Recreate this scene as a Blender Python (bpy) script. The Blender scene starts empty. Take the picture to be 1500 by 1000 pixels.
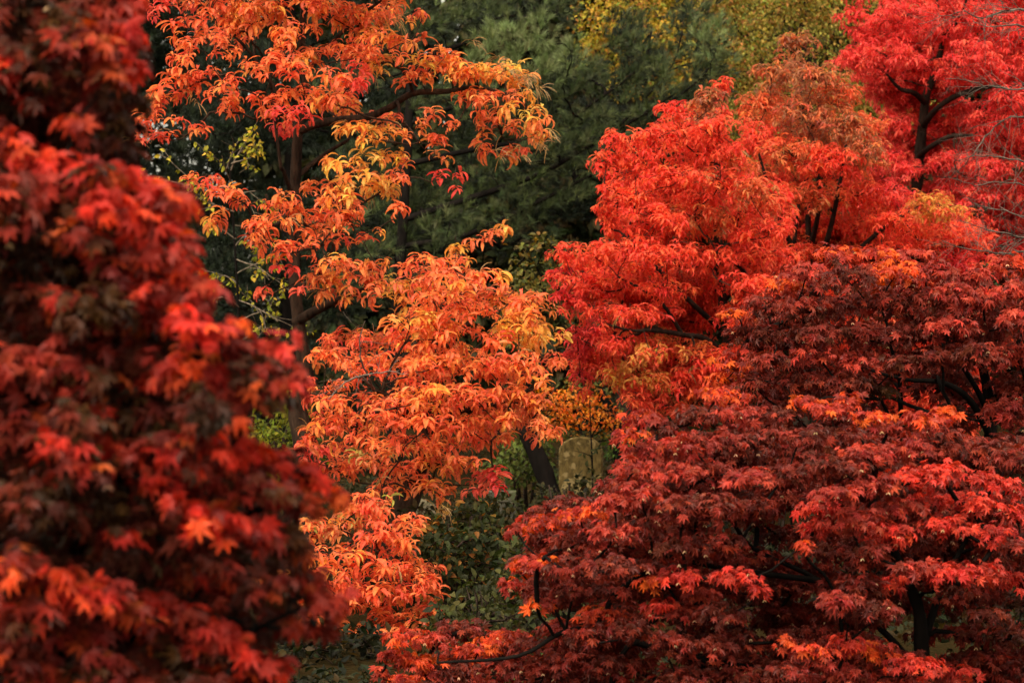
import bpy, math
import numpy as np

# ------------------------------------------------------------------ camera, sky, sun
sc = bpy.context.scene
COL = sc.collection
CAM_Z = 2.4
LENS = 100.0
TANW = 36.0 / LENS                      # picture width / distance

cd = bpy.data.cameras.new('camera')
cam = bpy.data.objects.new('camera', cd)
COL.objects.link(cam)
cam.location = (0, 0, CAM_Z)
cam.rotation_euler = (math.radians(90), 0, 0)
cd.lens = LENS
cd.sensor_width = 36.0
cd.clip_start = 0.1
cd.clip_end = 3000
cd.dof.use_dof = True
cd.dof.focus_distance = 20.0
cd.dof.aperture_fstop = 4.8
cd.dof.aperture_blades = 8
sc.camera = cam

SUN_EL, SUN_AZ = 54.0, 197.0            # degrees; azimuth measured from +Y clockwise (behind the camera, a little left)
world = bpy.data.worlds.new("World")
sc.world = world
world.use_nodes = True
wn, wl = world.node_tree.nodes, world.node_tree.links
wn.clear()
sky = wn.new('ShaderNodeTexSky')
sky.sky_type = 'NISHITA'
sky.sun_disc = False
sky.sun_elevation = math.radians(SUN_EL)
sky.sun_rotation = math.radians(SUN_AZ)
sky.dust_density = 4.0
hsv = wn.new('ShaderNodeHueSaturation')
hsv.inputs['Saturation'].default_value = 0.30      # thin cloud
warm = wn.new('ShaderNodeMix')
warm.data_type = 'RGBA'; warm.blend_type = 'MULTIPLY'
warm.inputs[0].default_value = 1.0
warm.inputs[7].default_value = (1.0, 0.91, 0.74, 1)
bg = wn.new('ShaderNodeBackground')
bg.inputs['Strength'].default_value = 0.14
wo = wn.new('ShaderNodeOutputWorld')
wl.new(sky.outputs[0], hsv.inputs['Color'])
wl.new(hsv.outputs[0], warm.inputs[6])
wl.new(warm.outputs[2], bg.inputs[0])
wl.new(bg.outputs[0], wo.inputs[0])

sd = bpy.data.lights.new('sun', 'SUN')
sd.energy = 1.25
sd.angle = math.radians(36)
sd.color = (1.0, 0.93, 0.82)
sun = bpy.data.objects.new('sun', sd)
COL.objects.link(sun)
el, az = math.radians(SUN_EL), math.radians(SUN_AZ)
sun.rotation_euler = (math.pi / 2 - el, 0, math.pi - az)
sun.location = (-6, -20, 25)

sc.view_settings.view_transform = 'Standard'
sc.view_settings.look = 'None'
sc.view_settings.gamma = 1.0
sc.view_settings.exposure = 1.42
sc.cycles.max_bounces = 10
sc.cycles.diffuse_bounces = 4
sc.cycles.glossy_bounces = 2
sc.cycles.transmission_bounces = 5

rng = np.random.default_rng(7)


def K(d):
    return TANW / 1500.0 * d


def P(px, py, d):
    k = K(d)
    return np.array([(px - 750.0) * k, d, CAM_Z - (py - 500.0) * k])


# ------------------------------------------------------------------ materials
def lin(c):
    c = np.asarray(c, float) / 255.0
    return np.where(c <= 0.04045, c / 12.92, ((c + 0.055) / 1.055) ** 2.4)


def new_mat(name):
    m = bpy.data.materials.new(name)
    m.use_nodes = True
    m.node_tree.nodes.clear()
    return m, m.node_tree.nodes, m.node_tree.links


def leaf_mat(name, rough=0.45, trans=0.35, spec=0.4, sat=1.15, spots=False):
    m, n, l = new_mat(name)
    at = n.new('ShaderNodeAttribute'); at.attribute_name = 'leafcol'
    tc = n.new('ShaderNodeTexCoord')
    nz = n.new('ShaderNodeTexNoise'); nz.inputs['Scale'].default_value = 45.0; nz.inputs['Detail'].default_value = 3.0
    l.new(tc.outputs['Object'], nz.inputs['Vector'])
    mr = n.new('ShaderNodeMapRange')
    mr.inputs[1].default_value = 0.3; mr.inputs[2].default_value = 0.7
    mr.inputs[3].default_value = 0.72; mr.inputs[4].default_value = 1.18
    l.new(nz.outputs['Fac'], mr.inputs[0])
    mul = n.new('ShaderNodeMix'); mul.data_type = 'RGBA'; mul.blend_type = 'MULTIPLY'; mul.inputs[0].default_value = 1
    l.new(at.outputs['Color'], mul.inputs[6]); l.new(mr.outputs[0], mul.inputs[7])
    if spots:                                            # dry brown patches and flecks
        n2 = n.new('ShaderNodeTexNoise'); n2.inputs['Scale'].default_value = 28.0; n2.inputs['Detail'].default_value = 5.0
        n2.inputs['Roughness'].default_value = 0.7
        l.new(tc.outputs['Object'], n2.inputs['Vector'])
        m2 = n.new('ShaderNodeMapRange')
        m2.inputs[1].default_value = 0.60; m2.inputs[2].default_value = 0.70; m2.inputs[3].default_value = 0.0; m2.inputs[4].default_value = 0.55
        l.new(n2.outputs['Fac'], m2.inputs[0])
        br = n.new('ShaderNodeMix'); br.data_type = 'RGBA'; br.blend_type = 'MULTIPLY'
        l.new(m2.outputs[0], br.inputs[0]); l.new(mul.outputs[2], br.inputs[6]); br.inputs[7].default_value = (.38, .34, .30, 1)
        mul = br
    pr = n.new('ShaderNodeBsdfPrincipled')
    pr.inputs['Roughness'].default_value = rough
    pr.inputs['Specular IOR Level'].default_value = spec
    l.new(mul.outputs[2], pr.inputs['Base Color'])
    hs = n.new('ShaderNodeHueSaturation')
    hs.inputs['Saturation'].default_value = sat; hs.inputs['Value'].default_value = 1.05
    l.new(mul.outputs[2], hs.inputs['Color'])
    tr = n.new('ShaderNodeBsdfTranslucent')
    l.new(hs.outputs[0], tr.inputs['Color'])
    mx = n.new('ShaderNodeMixShader'); mx.inputs[0].default_value = trans
    l.new(pr.outputs[0], mx.inputs[1]); l.new(tr.outputs[0], mx.inputs[2])
    out = n.new('ShaderNodeOutputMaterial')
    l.new(mx.outputs[0], out.inputs[0])
    return m


def rough_mat(name, c1, c2, scale=8.0, rough=0.9, bump=0.4, stretch=(1, 1, 0.25), c3=None, dist=0.02):
    m, n, l = new_mat(name)
    tc = n.new('ShaderNodeTexCoord')
    mp = n.new('ShaderNodeMapping'); mp.inputs['Scale'].default_value = stretch
    l.new(tc.outputs['Object'], mp.inputs['Vector'])
    nz = n.new('ShaderNodeTexNoise'); nz.inputs['Scale'].default_value = scale; nz.inputs['Detail'].default_value = 8
    nz.inputs['Roughness'].default_value = 0.65
    l.new(mp.outputs[0], nz.inputs['Vector'])
    cr = n.new('ShaderNodeValToRGB')
    cr.color_ramp.elements[0].position = 0.35; cr.color_ramp.elements[1].position = 0.68
    cr.color_ramp.elements[0].color = (*lin(c1), 1); cr.color_ramp.elements[1].color = (*lin(c2), 1)
    l.new(nz.outputs['Fac'], cr.inputs[0])
    colout = cr.outputs[0]
    if c3 is not None:
        n2 = n.new('ShaderNodeTexNoise'); n2.inputs['Scale'].default_value = scale * 0.45; n2.inputs['Detail'].default_value = 6
        l.new(tc.outputs['Object'], n2.inputs['Vector'])
        r2 = n.new('ShaderNodeValToRGB'); r2.color_ramp.elements[0].position = 0.52; r2.color_ramp.elements[1].position = 0.6
        l.new(n2.outputs['Fac'], r2.inputs[0])
        mx = n.new('ShaderNodeMix'); mx.data_type = 'RGBA'
        l.new(r2.outputs[0], mx.inputs[0]); l.new(colout, mx.inputs[6]); mx.inputs[7].default_value = (*lin(c3), 1)
        colout = mx.outputs[2]
    bp = n.new('ShaderNodeBump'); bp.inputs['Strength'].default_value = bump; bp.inputs['Distance'].default_value = dist
    l.new(nz.outputs['Fac'], bp.inputs['Height'])
    pr = n.new('ShaderNodeBsdfPrincipled'); pr.inputs['Roughness'].default_value = rough
    pr.inputs['Specular IOR Level'].default_value = 0.05
    l.new(colout, pr.inputs['Base Color']); l.new(bp.outputs[0], pr.inputs['Normal'])
    out = n.new('ShaderNodeOutputMaterial'); l.new(pr.outputs[0], out.inputs[0])
    return m


M_SOUR = leaf_mat('sourwood_leaf', 0.5, 0.55, 0.2, 1.0, True)
M_MAPLE = leaf_mat('maple_leaf', 0.48, 0.42, 0.24, 1.05, True)
M_SMALL = leaf_mat('small_leaf', 0.6, 0.35, 0.12)
M_NEEDLE = leaf_mat('pine_needle', 0.6, 0.2, 0.25)
M_SEED = leaf_mat('seed', 0.5, 0.4, 0.4, 1.0)
M_BARK = rough_mat('dark_bark', (24, 18, 15), (56, 44, 36), 14)
M_BARK_BR = rough_mat('furrowed_brown_bark', (30, 22, 17), (72, 55, 43), 16, bump=0.8, dist=0.04)
M_BARK_BLACK = rough_mat('black_bark', (12, 10, 8), (28, 23, 20), 12)
M_BARK_GREY = rough_mat('pale_grey_bark', (76, 64, 56), (116, 102, 92), 20)
M_BARK_TWIG = rough_mat('grey_brown_twig', (70, 60, 50), (128, 114, 98), 20)
M_STONE = rough_mat('mossy_tan_stone', (62, 52, 28), (108, 90, 52), 22, 0.95, 0.6, (1, 1, 0.45), (132, 114, 76), 0.015)
M_STONE_D = rough_mat('dark_grey_stone', (44, 42, 36), (92, 88, 76), 9, 0.9, 0.3, (1, 1, 1), (70, 74, 50), 0.01)
M_STONE_P = rough_mat('pale_stone', (84, 76, 60), (124, 114, 92), 9, 0.9, 0.3, (1, 1, 1), (72, 70, 46), 0.01)


# ------------------------------------------------------------------ mesh collecting
class Geo:
    def __init__(self):
        self.v, self.c, self.loops, self.sizes, self.n = [], [], [], [], 0

    def add(self, verts, faces, cols=None):
        """verts (n,3); faces: list of arrays (m,k); cols (n,3)"""
        verts = np.asarray(verts, np.float32).reshape(-1, 3)
        self.v.append(verts)
        if cols is None:
            cols = np.ones((len(verts), 3), np.float32)
        self.c.append(np.asarray(cols, np.float32))
        for f in faces:
            f = np.asarray(f, np.int64)
            self.loops.append((f + self.n).ravel())
            self.sizes.append(np.full(len(f), f.shape[1], np.int64))
        self.n += len(verts)

    def build(self, name, mat, parent=None, base=(0, 0, 0), smooth=False):
        if not self.v:
            return None
        v = np.concatenate(self.v) - np.asarray(base, np.float32)
        c = np.concatenate(self.c)
        lo = np.concatenate(self.loops).astype(np.int32)
        sz = np.concatenate(self.sizes).astype(np.int32)
        me = bpy.data.meshes.new(name)
        me.vertices.add(len(v)); me.vertices.foreach_set('co', v.ravel())
        me.loops.add(len(lo)); me.loops.foreach_set('vertex_index', lo)
        me.polygons.add(len(sz))
        st = np.zeros(len(sz), np.int32); st[1:] = np.cumsum(sz)[:-1]
        me.polygons.foreach_set('loop_start', st)
        me.polygons.foreach_set('use_smooth', np.full(len(sz), smooth))
        at = me.color_attributes.new('leafcol', 'FLOAT_COLOR', 'POINT')
        at.data.foreach_set('color', np.concatenate([c, np.ones((len(c), 1), np.float32)], 1).ravel().astype(np.float32))
        me.update(calc_edges=True)
        me.validate()
        me.materials.append(mat)
        o = bpy.data.objects.new(name, me)
        COL.objects.link(o)
        if parent is not None:
            o.parent = parent
        return o


def build_multi(name, items, parent, base):
    """one mesh from several collectors, each with its own material (leaves, fine twigs, seed heads of one crown)"""
    items = [(g, m) for g, m in items if g is not None and g.v]
    G = Geo()
    idx = []
    for k, (g, m) in enumerate(items):
        for lo in g.loops:
            G.loops.append(lo + G.n)
        G.v += g.v; G.c += g.c; G.sizes += g.sizes
        idx.append(np.full(sum(len(q) for q in g.sizes), k, np.int32))
        G.n += g.n
    o = G.build(name, items[0][1], parent, base)
    for g, m in items[1:]:
        o.data.materials.append(m)
    ix = np.concatenate(idx)
    if len(ix) == len(o.data.polygons):
        o.data.polygons.foreach_set('material_index', ix)
    return o


def thing(name, label, cat, base, group=None):
    o = bpy.data.objects.new(name, None)
    o.empty_display_size = 0.3
    COL.objects.link(o)
    o.location = [float(x) for x in base]
    o['label'] = label; o['category'] = cat
    if group:
        o['group'] = group
    return o


# ------------------------------------------------------------------ leaves
def norm(a):
    return a / np.maximum(np.linalg.norm(a, axis=-1, keepdims=True), 1e-9)


def sourwood_template(curl, fold):
    t = np.array([0, .1, .28, .5, .72, .9, 1.0])
    w = np.array([.012, .07, .135, .155, .125, .06, .004])
    ang = -curl * t ** 1.2
    y = np.concatenate([[0], np.cumsum(np.diff(t) * np.cos((ang[1:] + ang[:-1]) / 2))])
    z = np.concatenate([[0], np.cumsum(np.diff(t) * np.sin((ang[1:] + ang[:-1]) / 2))])
    V, E = [], []
    for i in range(len(t)):
        nz, ny = math.cos(ang[i]) * fold * w[i], -math.sin(ang[i]) * fold * w[i]
        V += [(-w[i], y[i] + ny, z[i] + nz), (0, y[i], z[i]), (w[i], y[i] + ny, z[i] + nz)]
        E += [1, 0, 1]
    F = []
    for i in range(len(t) - 1):
        a = 3 * i
        F += [(a, a + 1, a + 4, a + 3), (a + 1, a + 2, a + 5, a + 4)]
    return np.array(V, float), [np.array(F)], np.array(E, float)


def maple_template(cup, seed, lod=1):
    r = np.random.default_rng(seed)
    la = np.radians([-126, -82, -40, 0, 40, 82, 126])
    ll = np.array([.42, .72, .95, 1.0, .95, .72, .42]) * r.uniform(.9, 1.1, 7)
    la = la + r.normal(0, .05, 7)
    pts = [(0.03, -0.02)]
    tips = [0]
    out = []
    for i in range(7):
        a, L = la[i], ll[i]
        if i > 0:
            am = (la[i] + la[i - 1]) / 2
            rs = .34 if i in (1, 6) else .50
            out.append((rs, am, 0))
        if lod:
            out.append((L * .6, a - .27 / max(L, .5) * .8, 0))
        out.append((L, a, 1))
        if lod:
            out.append((L * .6, a + .27 / max(L, .5) * .8, 0))
    V = [(0, 0, 0)]
    E = [0.0]
    out = [(.06, -math.pi * .9, 0)] + out + [(.06, math.pi * .9, 0)]
    for (rr, a, e) in out:
        x, y = rr * math.sin(a), rr * math.cos(a)
        z = -cup * rr ** 2 + (0.0 if e else 0.05) + r.normal(0, .03)
        V.append((x, y + .1, z)); E.append(1.0 if e else .4)
    n = len(out)
    F = [(0, i + 2, i + 1) for i in range(n - 1)]
    return np.array(V, float), [np.array(F)], np.array(E)


def simple_template(wd=.28, curl=.5, fold=.3):
    t = [0, .3, .65, 1]
    w = [.02, wd, wd * .8, .0]
    V, E = [], []
    for i in range(4):
        a = -curl * t[i]
        y, z = t[i] * math.cos(a / 2), t[i] * math.sin(a / 2)
        V += [(-w[i], y, z + fold * w[i]), (0, y, z), (w[i], y, z + fold * w[i])]
        E += [1, 0, 1]
    F = []
    for i in range(3):
        a = 3 * i
        F += [(a, a + 1, a + 4, a + 3), (a + 1, a + 2, a + 5, a + 4)]
    return np.array(V, float), [np.array(F)], np.array(E)


T_SOUR = [sourwood_template(c, f) for c, f in ((1.3, .35), (1.7, .5), (2.0, .45), (2.5, .6), (1.5, .7), (1.0, .3))]
T_MAPLE = [maple_template(c, s) for c, s in ((.15, 1), (.35, 2), (.55, 3), (.25, 4), (.75, 5))]
T_MAPLE_FAR = [maple_template(c, s, 0) for c, s in ((.15, 1), (.4, 2), (.6, 3))]
T_SIMPLE = [simple_template(.28, c, f) for c, f in ((.3, .2), (.8, .4), (1.2, .3))]
T_NARROW = [simple_template(.16, c, f) for c, f in ((.3, .2), (.8, .4))]


def put_leaves(geo, temps, pos, ydir, up, size, c1, c2, roll=0.35, wid=None):
    """one leaf per row of pos: ydir base->tip, up the rough upper side; c1 middle and c2 rim colours"""
    N = len(pos)
    if N == 0:
        return
    y = norm(ydir)
    x = norm(np.cross(y, up + rng.normal(0, .05, (N, 3))))
    z = np.cross(x, y)
    a = rng.normal(0, roll, (N, 1))
    x, z = x * np.cos(a) + z * np.sin(a), z * np.cos(a) - x * np.sin(a)
    pick = rng.integers(0, len(temps), N)
    wid = np.ones(N) if wid is None else wid
    for k, (V, F, E) in enumerate(temps):
        q = np.nonzero(pick == k)[0]
        if not len(q):
            continue
        s = size[q][:, None, None]
        W = (pos[q][:, None, :] + s * (V[None, :, 0:1] * wid[q][:, None, None] * x[q][:, None, :] + V[None, :, 1:2] * y[q][:, None, :] + V[None, :, 2:3] * z[q][:, None, :]))
        C = c1[q][:, None, :] * (1 - E)[None, :, None] + c2[q][:, None, :] * E[None, :, None]
        off = (np.arange(len(q)) * len(V))[:, None, None]
        geo.add(W.reshape(-1, 3), [(f[None] + off).reshape(-1, f.shape[1]) for f in F], C.reshape(-1, 3))


PAL = {
    # sourwood
    'o': [(240, 132, 76), (244, 148, 72), (232, 114, 72), (238, 124, 80)],
    'r': [(234, 108, 68), (238, 122, 70), (226, 94, 64), (240, 130, 72)],
    'y': [(246, 172, 78), (244, 152, 70), (234, 178, 92), (240, 138, 74)],
    'R': [(232, 82, 68), (236, 96, 76), (224, 74, 66), (234, 106, 78)],
    'g': [(216, 130, 72), (180, 150, 80), (232, 114, 72), (204, 112, 72), (228, 104, 70)],
    # red sourwoods
    's': [(220, 72, 54), (242, 108, 68), (240, 86, 60), (234, 76, 58), (246, 98, 64), (228, 70, 56), (242, 90, 62)],
    'S': [(220, 62, 58), (208, 56, 56), (230, 70, 60)],
    'b': [(182, 106, 72), (168, 108, 72), (204, 98, 66), (156, 98, 68), (216, 116, 66)],
    'n': [(232, 114, 62), (222, 98, 60), (234, 90, 60), (208, 108, 66), (190, 110, 68)],
    'l': [(216, 146, 68), (204, 136, 66), (224, 116, 64), (232, 88, 60)],
    'c': [(220, 64, 60), (238, 84, 74), (232, 74, 68), (244, 100, 82), (226, 68, 64)],
    # maples: brighter tones on lit bough tops, darker ones put inner shade into colour
    'm': [(128, 45, 33), (106, 38, 28), (148, 53, 39), (92, 38, 27)],
    'M': [(168, 60, 46), (148, 50, 40), (180, 66, 50), (128, 46, 36)],
    'O': [(220, 96, 40), (190, 66, 42), (164, 56, 42), (140, 48, 38), (210, 80, 40), (176, 60, 46)],
    'K': [(204, 62, 48), (212, 70, 52), (186, 54, 44), (162, 50, 40), (178, 56, 42)],
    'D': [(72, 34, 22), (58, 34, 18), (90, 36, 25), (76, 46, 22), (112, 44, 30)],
    'F': [(206, 54, 38), (212, 62, 38), (188, 50, 38), (158, 46, 34), (214, 76, 40), (196, 54, 42), (172, 48, 38), (130, 42, 32)],
    'L': [(136, 44, 34), (112, 38, 29), (162, 52, 38), (88, 38, 25), (176, 74, 36), (80, 44, 24)],
}
PAL = {k: np.array([lin(c) for c in v]) for k, v in PAL.items()}


def jitter(c, amt=.12, hue=.05):
    c = c * np.exp(rng.normal(0, amt, (len(c), 1)))
    c = c * np.exp(rng.normal(0, hue, c.shape) * np.array([.5, 1.6, 1.0]))
    return np.clip(c, 0.001, .95)


# ------------------------------------------------------------------ mounds: clumps of foliage on a branch end
def parse(s):
    out = []
    for it in s.replace('\n', ' ').split(';'):
        it = it.strip()
        if not it:
            continue
        q = it.split(',')
        out.append((float(q[0]), float(q[1]), float(q[2]), float(q[3]), q[4].strip() if len(q) > 4 else 'o', float(q[5]) if len(q) > 5 else 0.0))
    return out


class Mound:
    def __init__(self, c, rx, ry, rd, ang, tone):
        self.c, self.rx, self.ry, self.rd, self.tone = np.asarray(c, float), rx, ry, rd, tone
        a = math.radians(ang)
        self.ex = np.array([math.cos(a), 0, -math.sin(a)])
        self.ez = np.array([math.sin(a), 0, math.cos(a)])
        self.ey = np.array([0, 1.0, 0])

    def shell(self, n, inner=.25, under=.75, front=.6):
        u = norm(rng.normal(0, 1, (n, 3)))
        flip = (u[:, 2] < -.25) & (rng.random(n) < under)
        u[flip, 2] *= -1
        fb = (u[:, 1] > 0) & (rng.random(n) < front - .3)
        u[fb, 1] *= -1
        r = np.where(rng.random(n) < inner, rng.uniform(.2, .8, n), rng.normal(.95, .18, n))
        q = u * r[:, None]
        p = self.c + q[:, 0:1] * self.rx * self.ex + q[:, 2:3] * self.ry * self.ez + q[:, 1:2] * self.rd * self.ey
        o = norm(u[:, 0:1] / self.rx * self.ex + u[:, 2:3] / self.ry * self.ez + u[:, 1:2] / self.rd * self.ey)
        return p, o


def make_mounds(spec, D, Df, centre, rad, flat=1.0, layers=((0, 1.0),), jit=.25, deep='same', clear=()):
    """front clumps from the list; each layer repeats them further back in the crown (metres behind, share kept)"""
    out = []
    for (px, py, rx, ry, tone, ang) in spec:
        rho2 = ((px - centre[0]) / rad[0]) ** 2 + ((py - centre[1]) / rad[1]) ** 2
        d0 = D - Df * math.sqrt(max(0, 1 - rho2)) + rng.normal(0, jit)
        if any(((px - a) / (rx + e)) ** 2 + ((py - b) / (ry + e)) ** 2 < 1 for a, b, e in clear):
            d0 = D + .5 + rng.random() * .5
        for j, (back, keep) in enumerate(layers):
            if rng.random() > keep:
                continue
            d = d0 + back * rng.uniform(.8, 1.2)
            sx, sy = (px, py)
            if j:
                f = .10 * j
                sx = px + (centre[0] - px) * f + rng.normal(0, rx * .3)
                sy = py + (centre[1] - py) * f + rng.normal(0, ry * .3) + ry * .3
            k = K(d)
            out.append(Mound(P(sx, sy, d), rx * k, ry * k, max(rx, ry) * k * flat, ang, tone if (j == 0 or deep == 'same') else deep))  # a deep tone darkens the layers behind, shade put into leaf colour
    return out


def sourwood_crown(geo, mounds, leaf=.15, per=1.0, foot=.055, twigs=None, inner=.25, tassels=None, tass_p=.0, slim=1.0):
    """clusters of long drooping leaves; foot = area (m2) one cluster covers"""
    for m in mounds:
        area = math.pi * m.rx * m.ry
        n = max(2, int(per * 6.5 * area / foot + rng.random()))
        p, o = m.shell(n, inner=inner)
        k = rng.integers(5, 13, n)
        cp = PAL[m.tone][rng.integers(0, len(PAL[m.tone]), n)]
        cp = jitter(cp, .08, .05)
        idx = np.repeat(np.arange(n), k)
        N = len(idx)
        j = np.concatenate([np.arange(q) for q in k])
        ax = norm(o * .55 + np.array([0, 0, .85]) + rng.normal(0, .18, (n, 3)))[idx]
        side = norm(np.cross(ax, np.array([.3, .2, 1.0]) + rng.normal(0, .02, (N, 3)))); si2 = np.cross(ax, side)
        phi = j * 2.39996 + rng.normal(0, .3, N) + (idx * 1.7)
        elv = rng.normal(.22, .25, N)
        d = (side * np.cos(phi)[:, None] + si2 * np.sin(phi)[:, None]) * np.cos(elv)[:, None] + ax * np.sin(elv)[:, None]
        d = norm(d + o[idx] * .15)
        pos = p[idx] - ax * (j * .008)[:, None]
        sz = leaf * rng.uniform(.6, 1.15, N) * rng.uniform(.72, 1.12, n)[idx]
        c = jitter(cp[idx], .12, .07)
        other = PAL[m.tone][rng.integers(0, len(PAL[m.tone]), N)]
        mixf = (rng.random(N) < .3)[:, None]
        c = np.where(mixf, other, c)
        mid = c * np.array([1.0, 1.18, 1.1])
        put_leaves(geo, T_SOUR, pos, d, np.tile([0, 0, 1.0], (N, 1)) + o[idx] * .2, sz, np.clip(mid, 0, .95), c, .3, slim * rng.uniform(.8, 1.2, N))
        if twigs is not None:
            for q in range(0, n, 2):
                a = m.c + (p[q] - m.c) * .15 + rng.normal(0, .02, 3)
                b = (a + p[q]) / 2 + np.array([0, 0, .04]) + rng.normal(0, .02, 3)
                tube(twigs, [a, b, p[q]], [.005, .004, .0025], 3)
        if tassels is not None:
            for q in range(n):
                if rng.random() < tass_p and o[q, 1] < .3:
                    tassel(tassels, p[q], o[q])


def tassel(geo, p, o):
    """a drooping spray of dry seed heads"""
    for _ in range(rng.integers(4, 8)):
        d = norm(o * .8 + rng.normal(0, .5, 3))
        L = rng.uniform(.09, .19)
        pts = [p]
        for s in range(4):
            d = norm(d + np.array([0, 0, -.38]))
            pts.append(pts[-1] + d * L / 4)
        col = jitter(np.array([lin((158, 116, 62))]), .15, .05)[0]
        tube(geo, pts, [.002, .003, .0034, .003, .0014], 3, col)


def maple_crown(geo, mounds, leaf=.07, per=1.0, inner=.3, temps=None, seeds=None, seed_p=0., droop=.55):
    temps = temps or T_MAPLE
    for m in mounds:
        area = math.pi * m.rx * m.ry
        n = max(4, int(per * 8.5 * area / (leaf * leaf) + rng.random()))
        p, o = m.shell(n, inner=inner, under=.65)
        pal = PAL[m.tone]
        # small sprays share a colour
        g = np.floor((p - m.c) / (leaf * 2.6)).astype(int)
        key = (g[:, 0] * 73856093 ^ g[:, 1] * 19349663 ^ g[:, 2] * 83492791) & 1023
        ch = rng.integers(0, len(pal), 1024)[key]
        ch = np.where(rng.random(n) < .3, rng.integers(0, len(pal), n), ch)
        c = jitter(pal[ch], .16, .07)
        rim = c * np.where(rng.random((n, 1)) < .3, np.array([[1.3, 1.25, 1.0]]), 1.0)
        az = rng.normal(0, 1, (n, 3)); az[:, 2] = 0
        y = norm(o * np.array([1.0, 1.0, .3]) + az * .55 + np.array([0, 0, -droop]) + rng.normal(0, .15, (n, 3)))
        up = norm(o * .85 + np.array([0, -.3, .65]) + rng.normal(0, .25, (n, 3)))
        sz = leaf * rng.uniform(.6, 1.15, n)
        put_leaves(geo, temps, p, y, up, sz, c, np.clip(rim, 0, .95), .3)
        if seeds is not None:
            ns = rng.binomial(n, seed_p)
            q = rng.integers(0, n, ns)
            cc = jitter(np.tile(lin((226, 176, 130)), (ns, 1)), .2, .05)
            for s in (-1, 1):
                dd = norm(np.stack([s * rng.uniform(.3, .9, ns), rng.normal(-.3, .3, ns), np.full(ns, -.8)], 1))
                put_leaves(seeds, T_NARROW, p[q] + np.array([0, -.01, -.02]), dd, np.tile([0, -1.0, .3], (ns, 1)), np.full(ns, .018), cc, cc)


def small_crown(geo, mounds, leaf, pal, per=1.0, temps=None, inner=.4, droop=.3, cover=.5):
    temps = temps or T_SIMPLE
    pal = np.array([lin(c) for c in pal])
    for m in mounds:
        area = math.pi * m.rx * m.ry
        n = max(4, int(per * 2.0 * area / (leaf * leaf * cover)))
        p, o = m.shell(n, inner=inner, under=.4)
        g = np.floor((p - m.c) / (leaf * 4)).astype(int)
        key = (g[:, 0] * 73856093 ^ g[:, 1] * 19349663 ^ g[:, 2] * 83492791) & 1023
        ch = rng.integers(0, len(pal), 1024)[key]
        ch = np.where(rng.random(n) < .4, rng.integers(0, len(pal), n), ch)
        c = jitter(pal[ch], .18, .06)
        y = norm(o + rng.normal(0, .7, (n, 3)) + np.array([0, 0, -droop]))
        up = norm(o * .5 + np.array([0, -.1, .8]) + rng.normal(0, .4, (n, 3)))
        put_leaves(geo, temps, p, y, up, leaf * rng.uniform(.6, 1.3, n), c, c)


def needle_crown(geo, mounds, length=.11, per=1.0, nn=24, pal=((70, 88, 56), (58, 76, 48), (84, 102, 66)), wide=.0042, tuft_area=.03, lean=(.25, 0, .55)):
    pal = np.array([lin(c) for c in pal])
    for m in mounds:
        area = math.pi * m.rx * m.ry
        n = max(3, int(per * 5.0 * area / tuft_area))
        p, o = m.shell(n, inner=.3, under=.5)
        ax = norm(o * .7 + np.array(lean) + rng.normal(0, .22, (n, 3)))
        idx = np.repeat(np.arange(n), nn)
        N = len(idx)
        t = rng.random(N)
        d = norm(ax[idx] * rng.uniform(.5, 1.3, (N, 1)) + norm(rng.normal(0, 1, (N, 3))) * rng.uniform(.3, .8, (N, 1)))
        st = p[idx] - ax[idx] * (t * .10)[:, None]
        L = length * rng.uniform(.75, 1.2, N)
        tip = st + d * L[:, None] + np.array([0, 0, -.008])
        sd_ = norm(np.cross(d, rng.normal(0, 1, (N, 3)))) * wide * .5
        V = np.stack([st - sd_, st + sd_, tip], 1).reshape(-1, 3)
        F = np.arange(3 * N).reshape(-1, 3)
        ct = pal[rng.integers(0, len(pal), n)]
        c = jitter(ct, .12, .04)[idx]
        c = jitter(c, .12, .03)
        geo.add(V, [F], np.repeat(c, 3, 0))


# ------------------------------------------------------------------ branches
def tube(geo, pts, radii, sides=6, col=(1, 1, 1), cap=False):
    pts = np.asarray(pts, float); radii = np.asarray(radii, float)
    n = len(pts)
    t = norm(np.gradient(pts, axis=0))
    ref = np.array([.13, .95, .21]) if abs(t[:, 1]).max() < .85 else np.array([.9, .1, .3])
    s = norm(np.cross(t, ref)); u = np.cross(s, t)
    a = np.arange(sides) * 2 * math.pi / sides
    ring = np.cos(a)[None, :, None] * s[:, None, :] + np.sin(a)[None, :, None] * u[:, None, :]
    V = (pts[:, None, :] + ring * radii[:, None, None]).reshape(-1, 3)
    i = np.arange(n - 1)[:, None] * sides
    j = np.arange(sides)[None, :]; jn = (j + 1) % sides
    F = np.stack([i + j, i + jn, i + sides + jn, i + sides + j], -1).reshape(-1, 4)
    fs = [F]
    if cap:
        fs.append((np.arange(sides) + (n - 1) * sides)[None, :])
    geo.add(V, fs, np.tile(np.asarray(col, float), (len(V), 1)))


def smooth_path(pts, m=4, wob=0.0):
    """Catmull-Rom through pts (n,4: xyz + radius)"""
    pts = np.asarray(pts, float)
    q = np.vstack([2 * pts[0] - pts[1], pts, 2 * pts[-1] - pts[-2]])
    out = []
    for i in range(1, len(q) - 2):
        for s in range(m):
            t = s / m
            a, b, c, d = q[i - 1], q[i], q[i + 1], q[i + 2]
            out.append(.5 * ((2 * b) + (-a + c) * t + (2 * a - 5 * b + 4 * c - d) * t * t + (-a + 3 * b - 3 * c + d) * t ** 3))
    out.append(q[-2])
    out = np.array(out)
    if wob:
        out[1:-1, :3] += rng.normal(0, wob, (len(out) - 2, 3))
    out[:, 3] = np.maximum(out[:, 3], .002)
    return out


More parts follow.
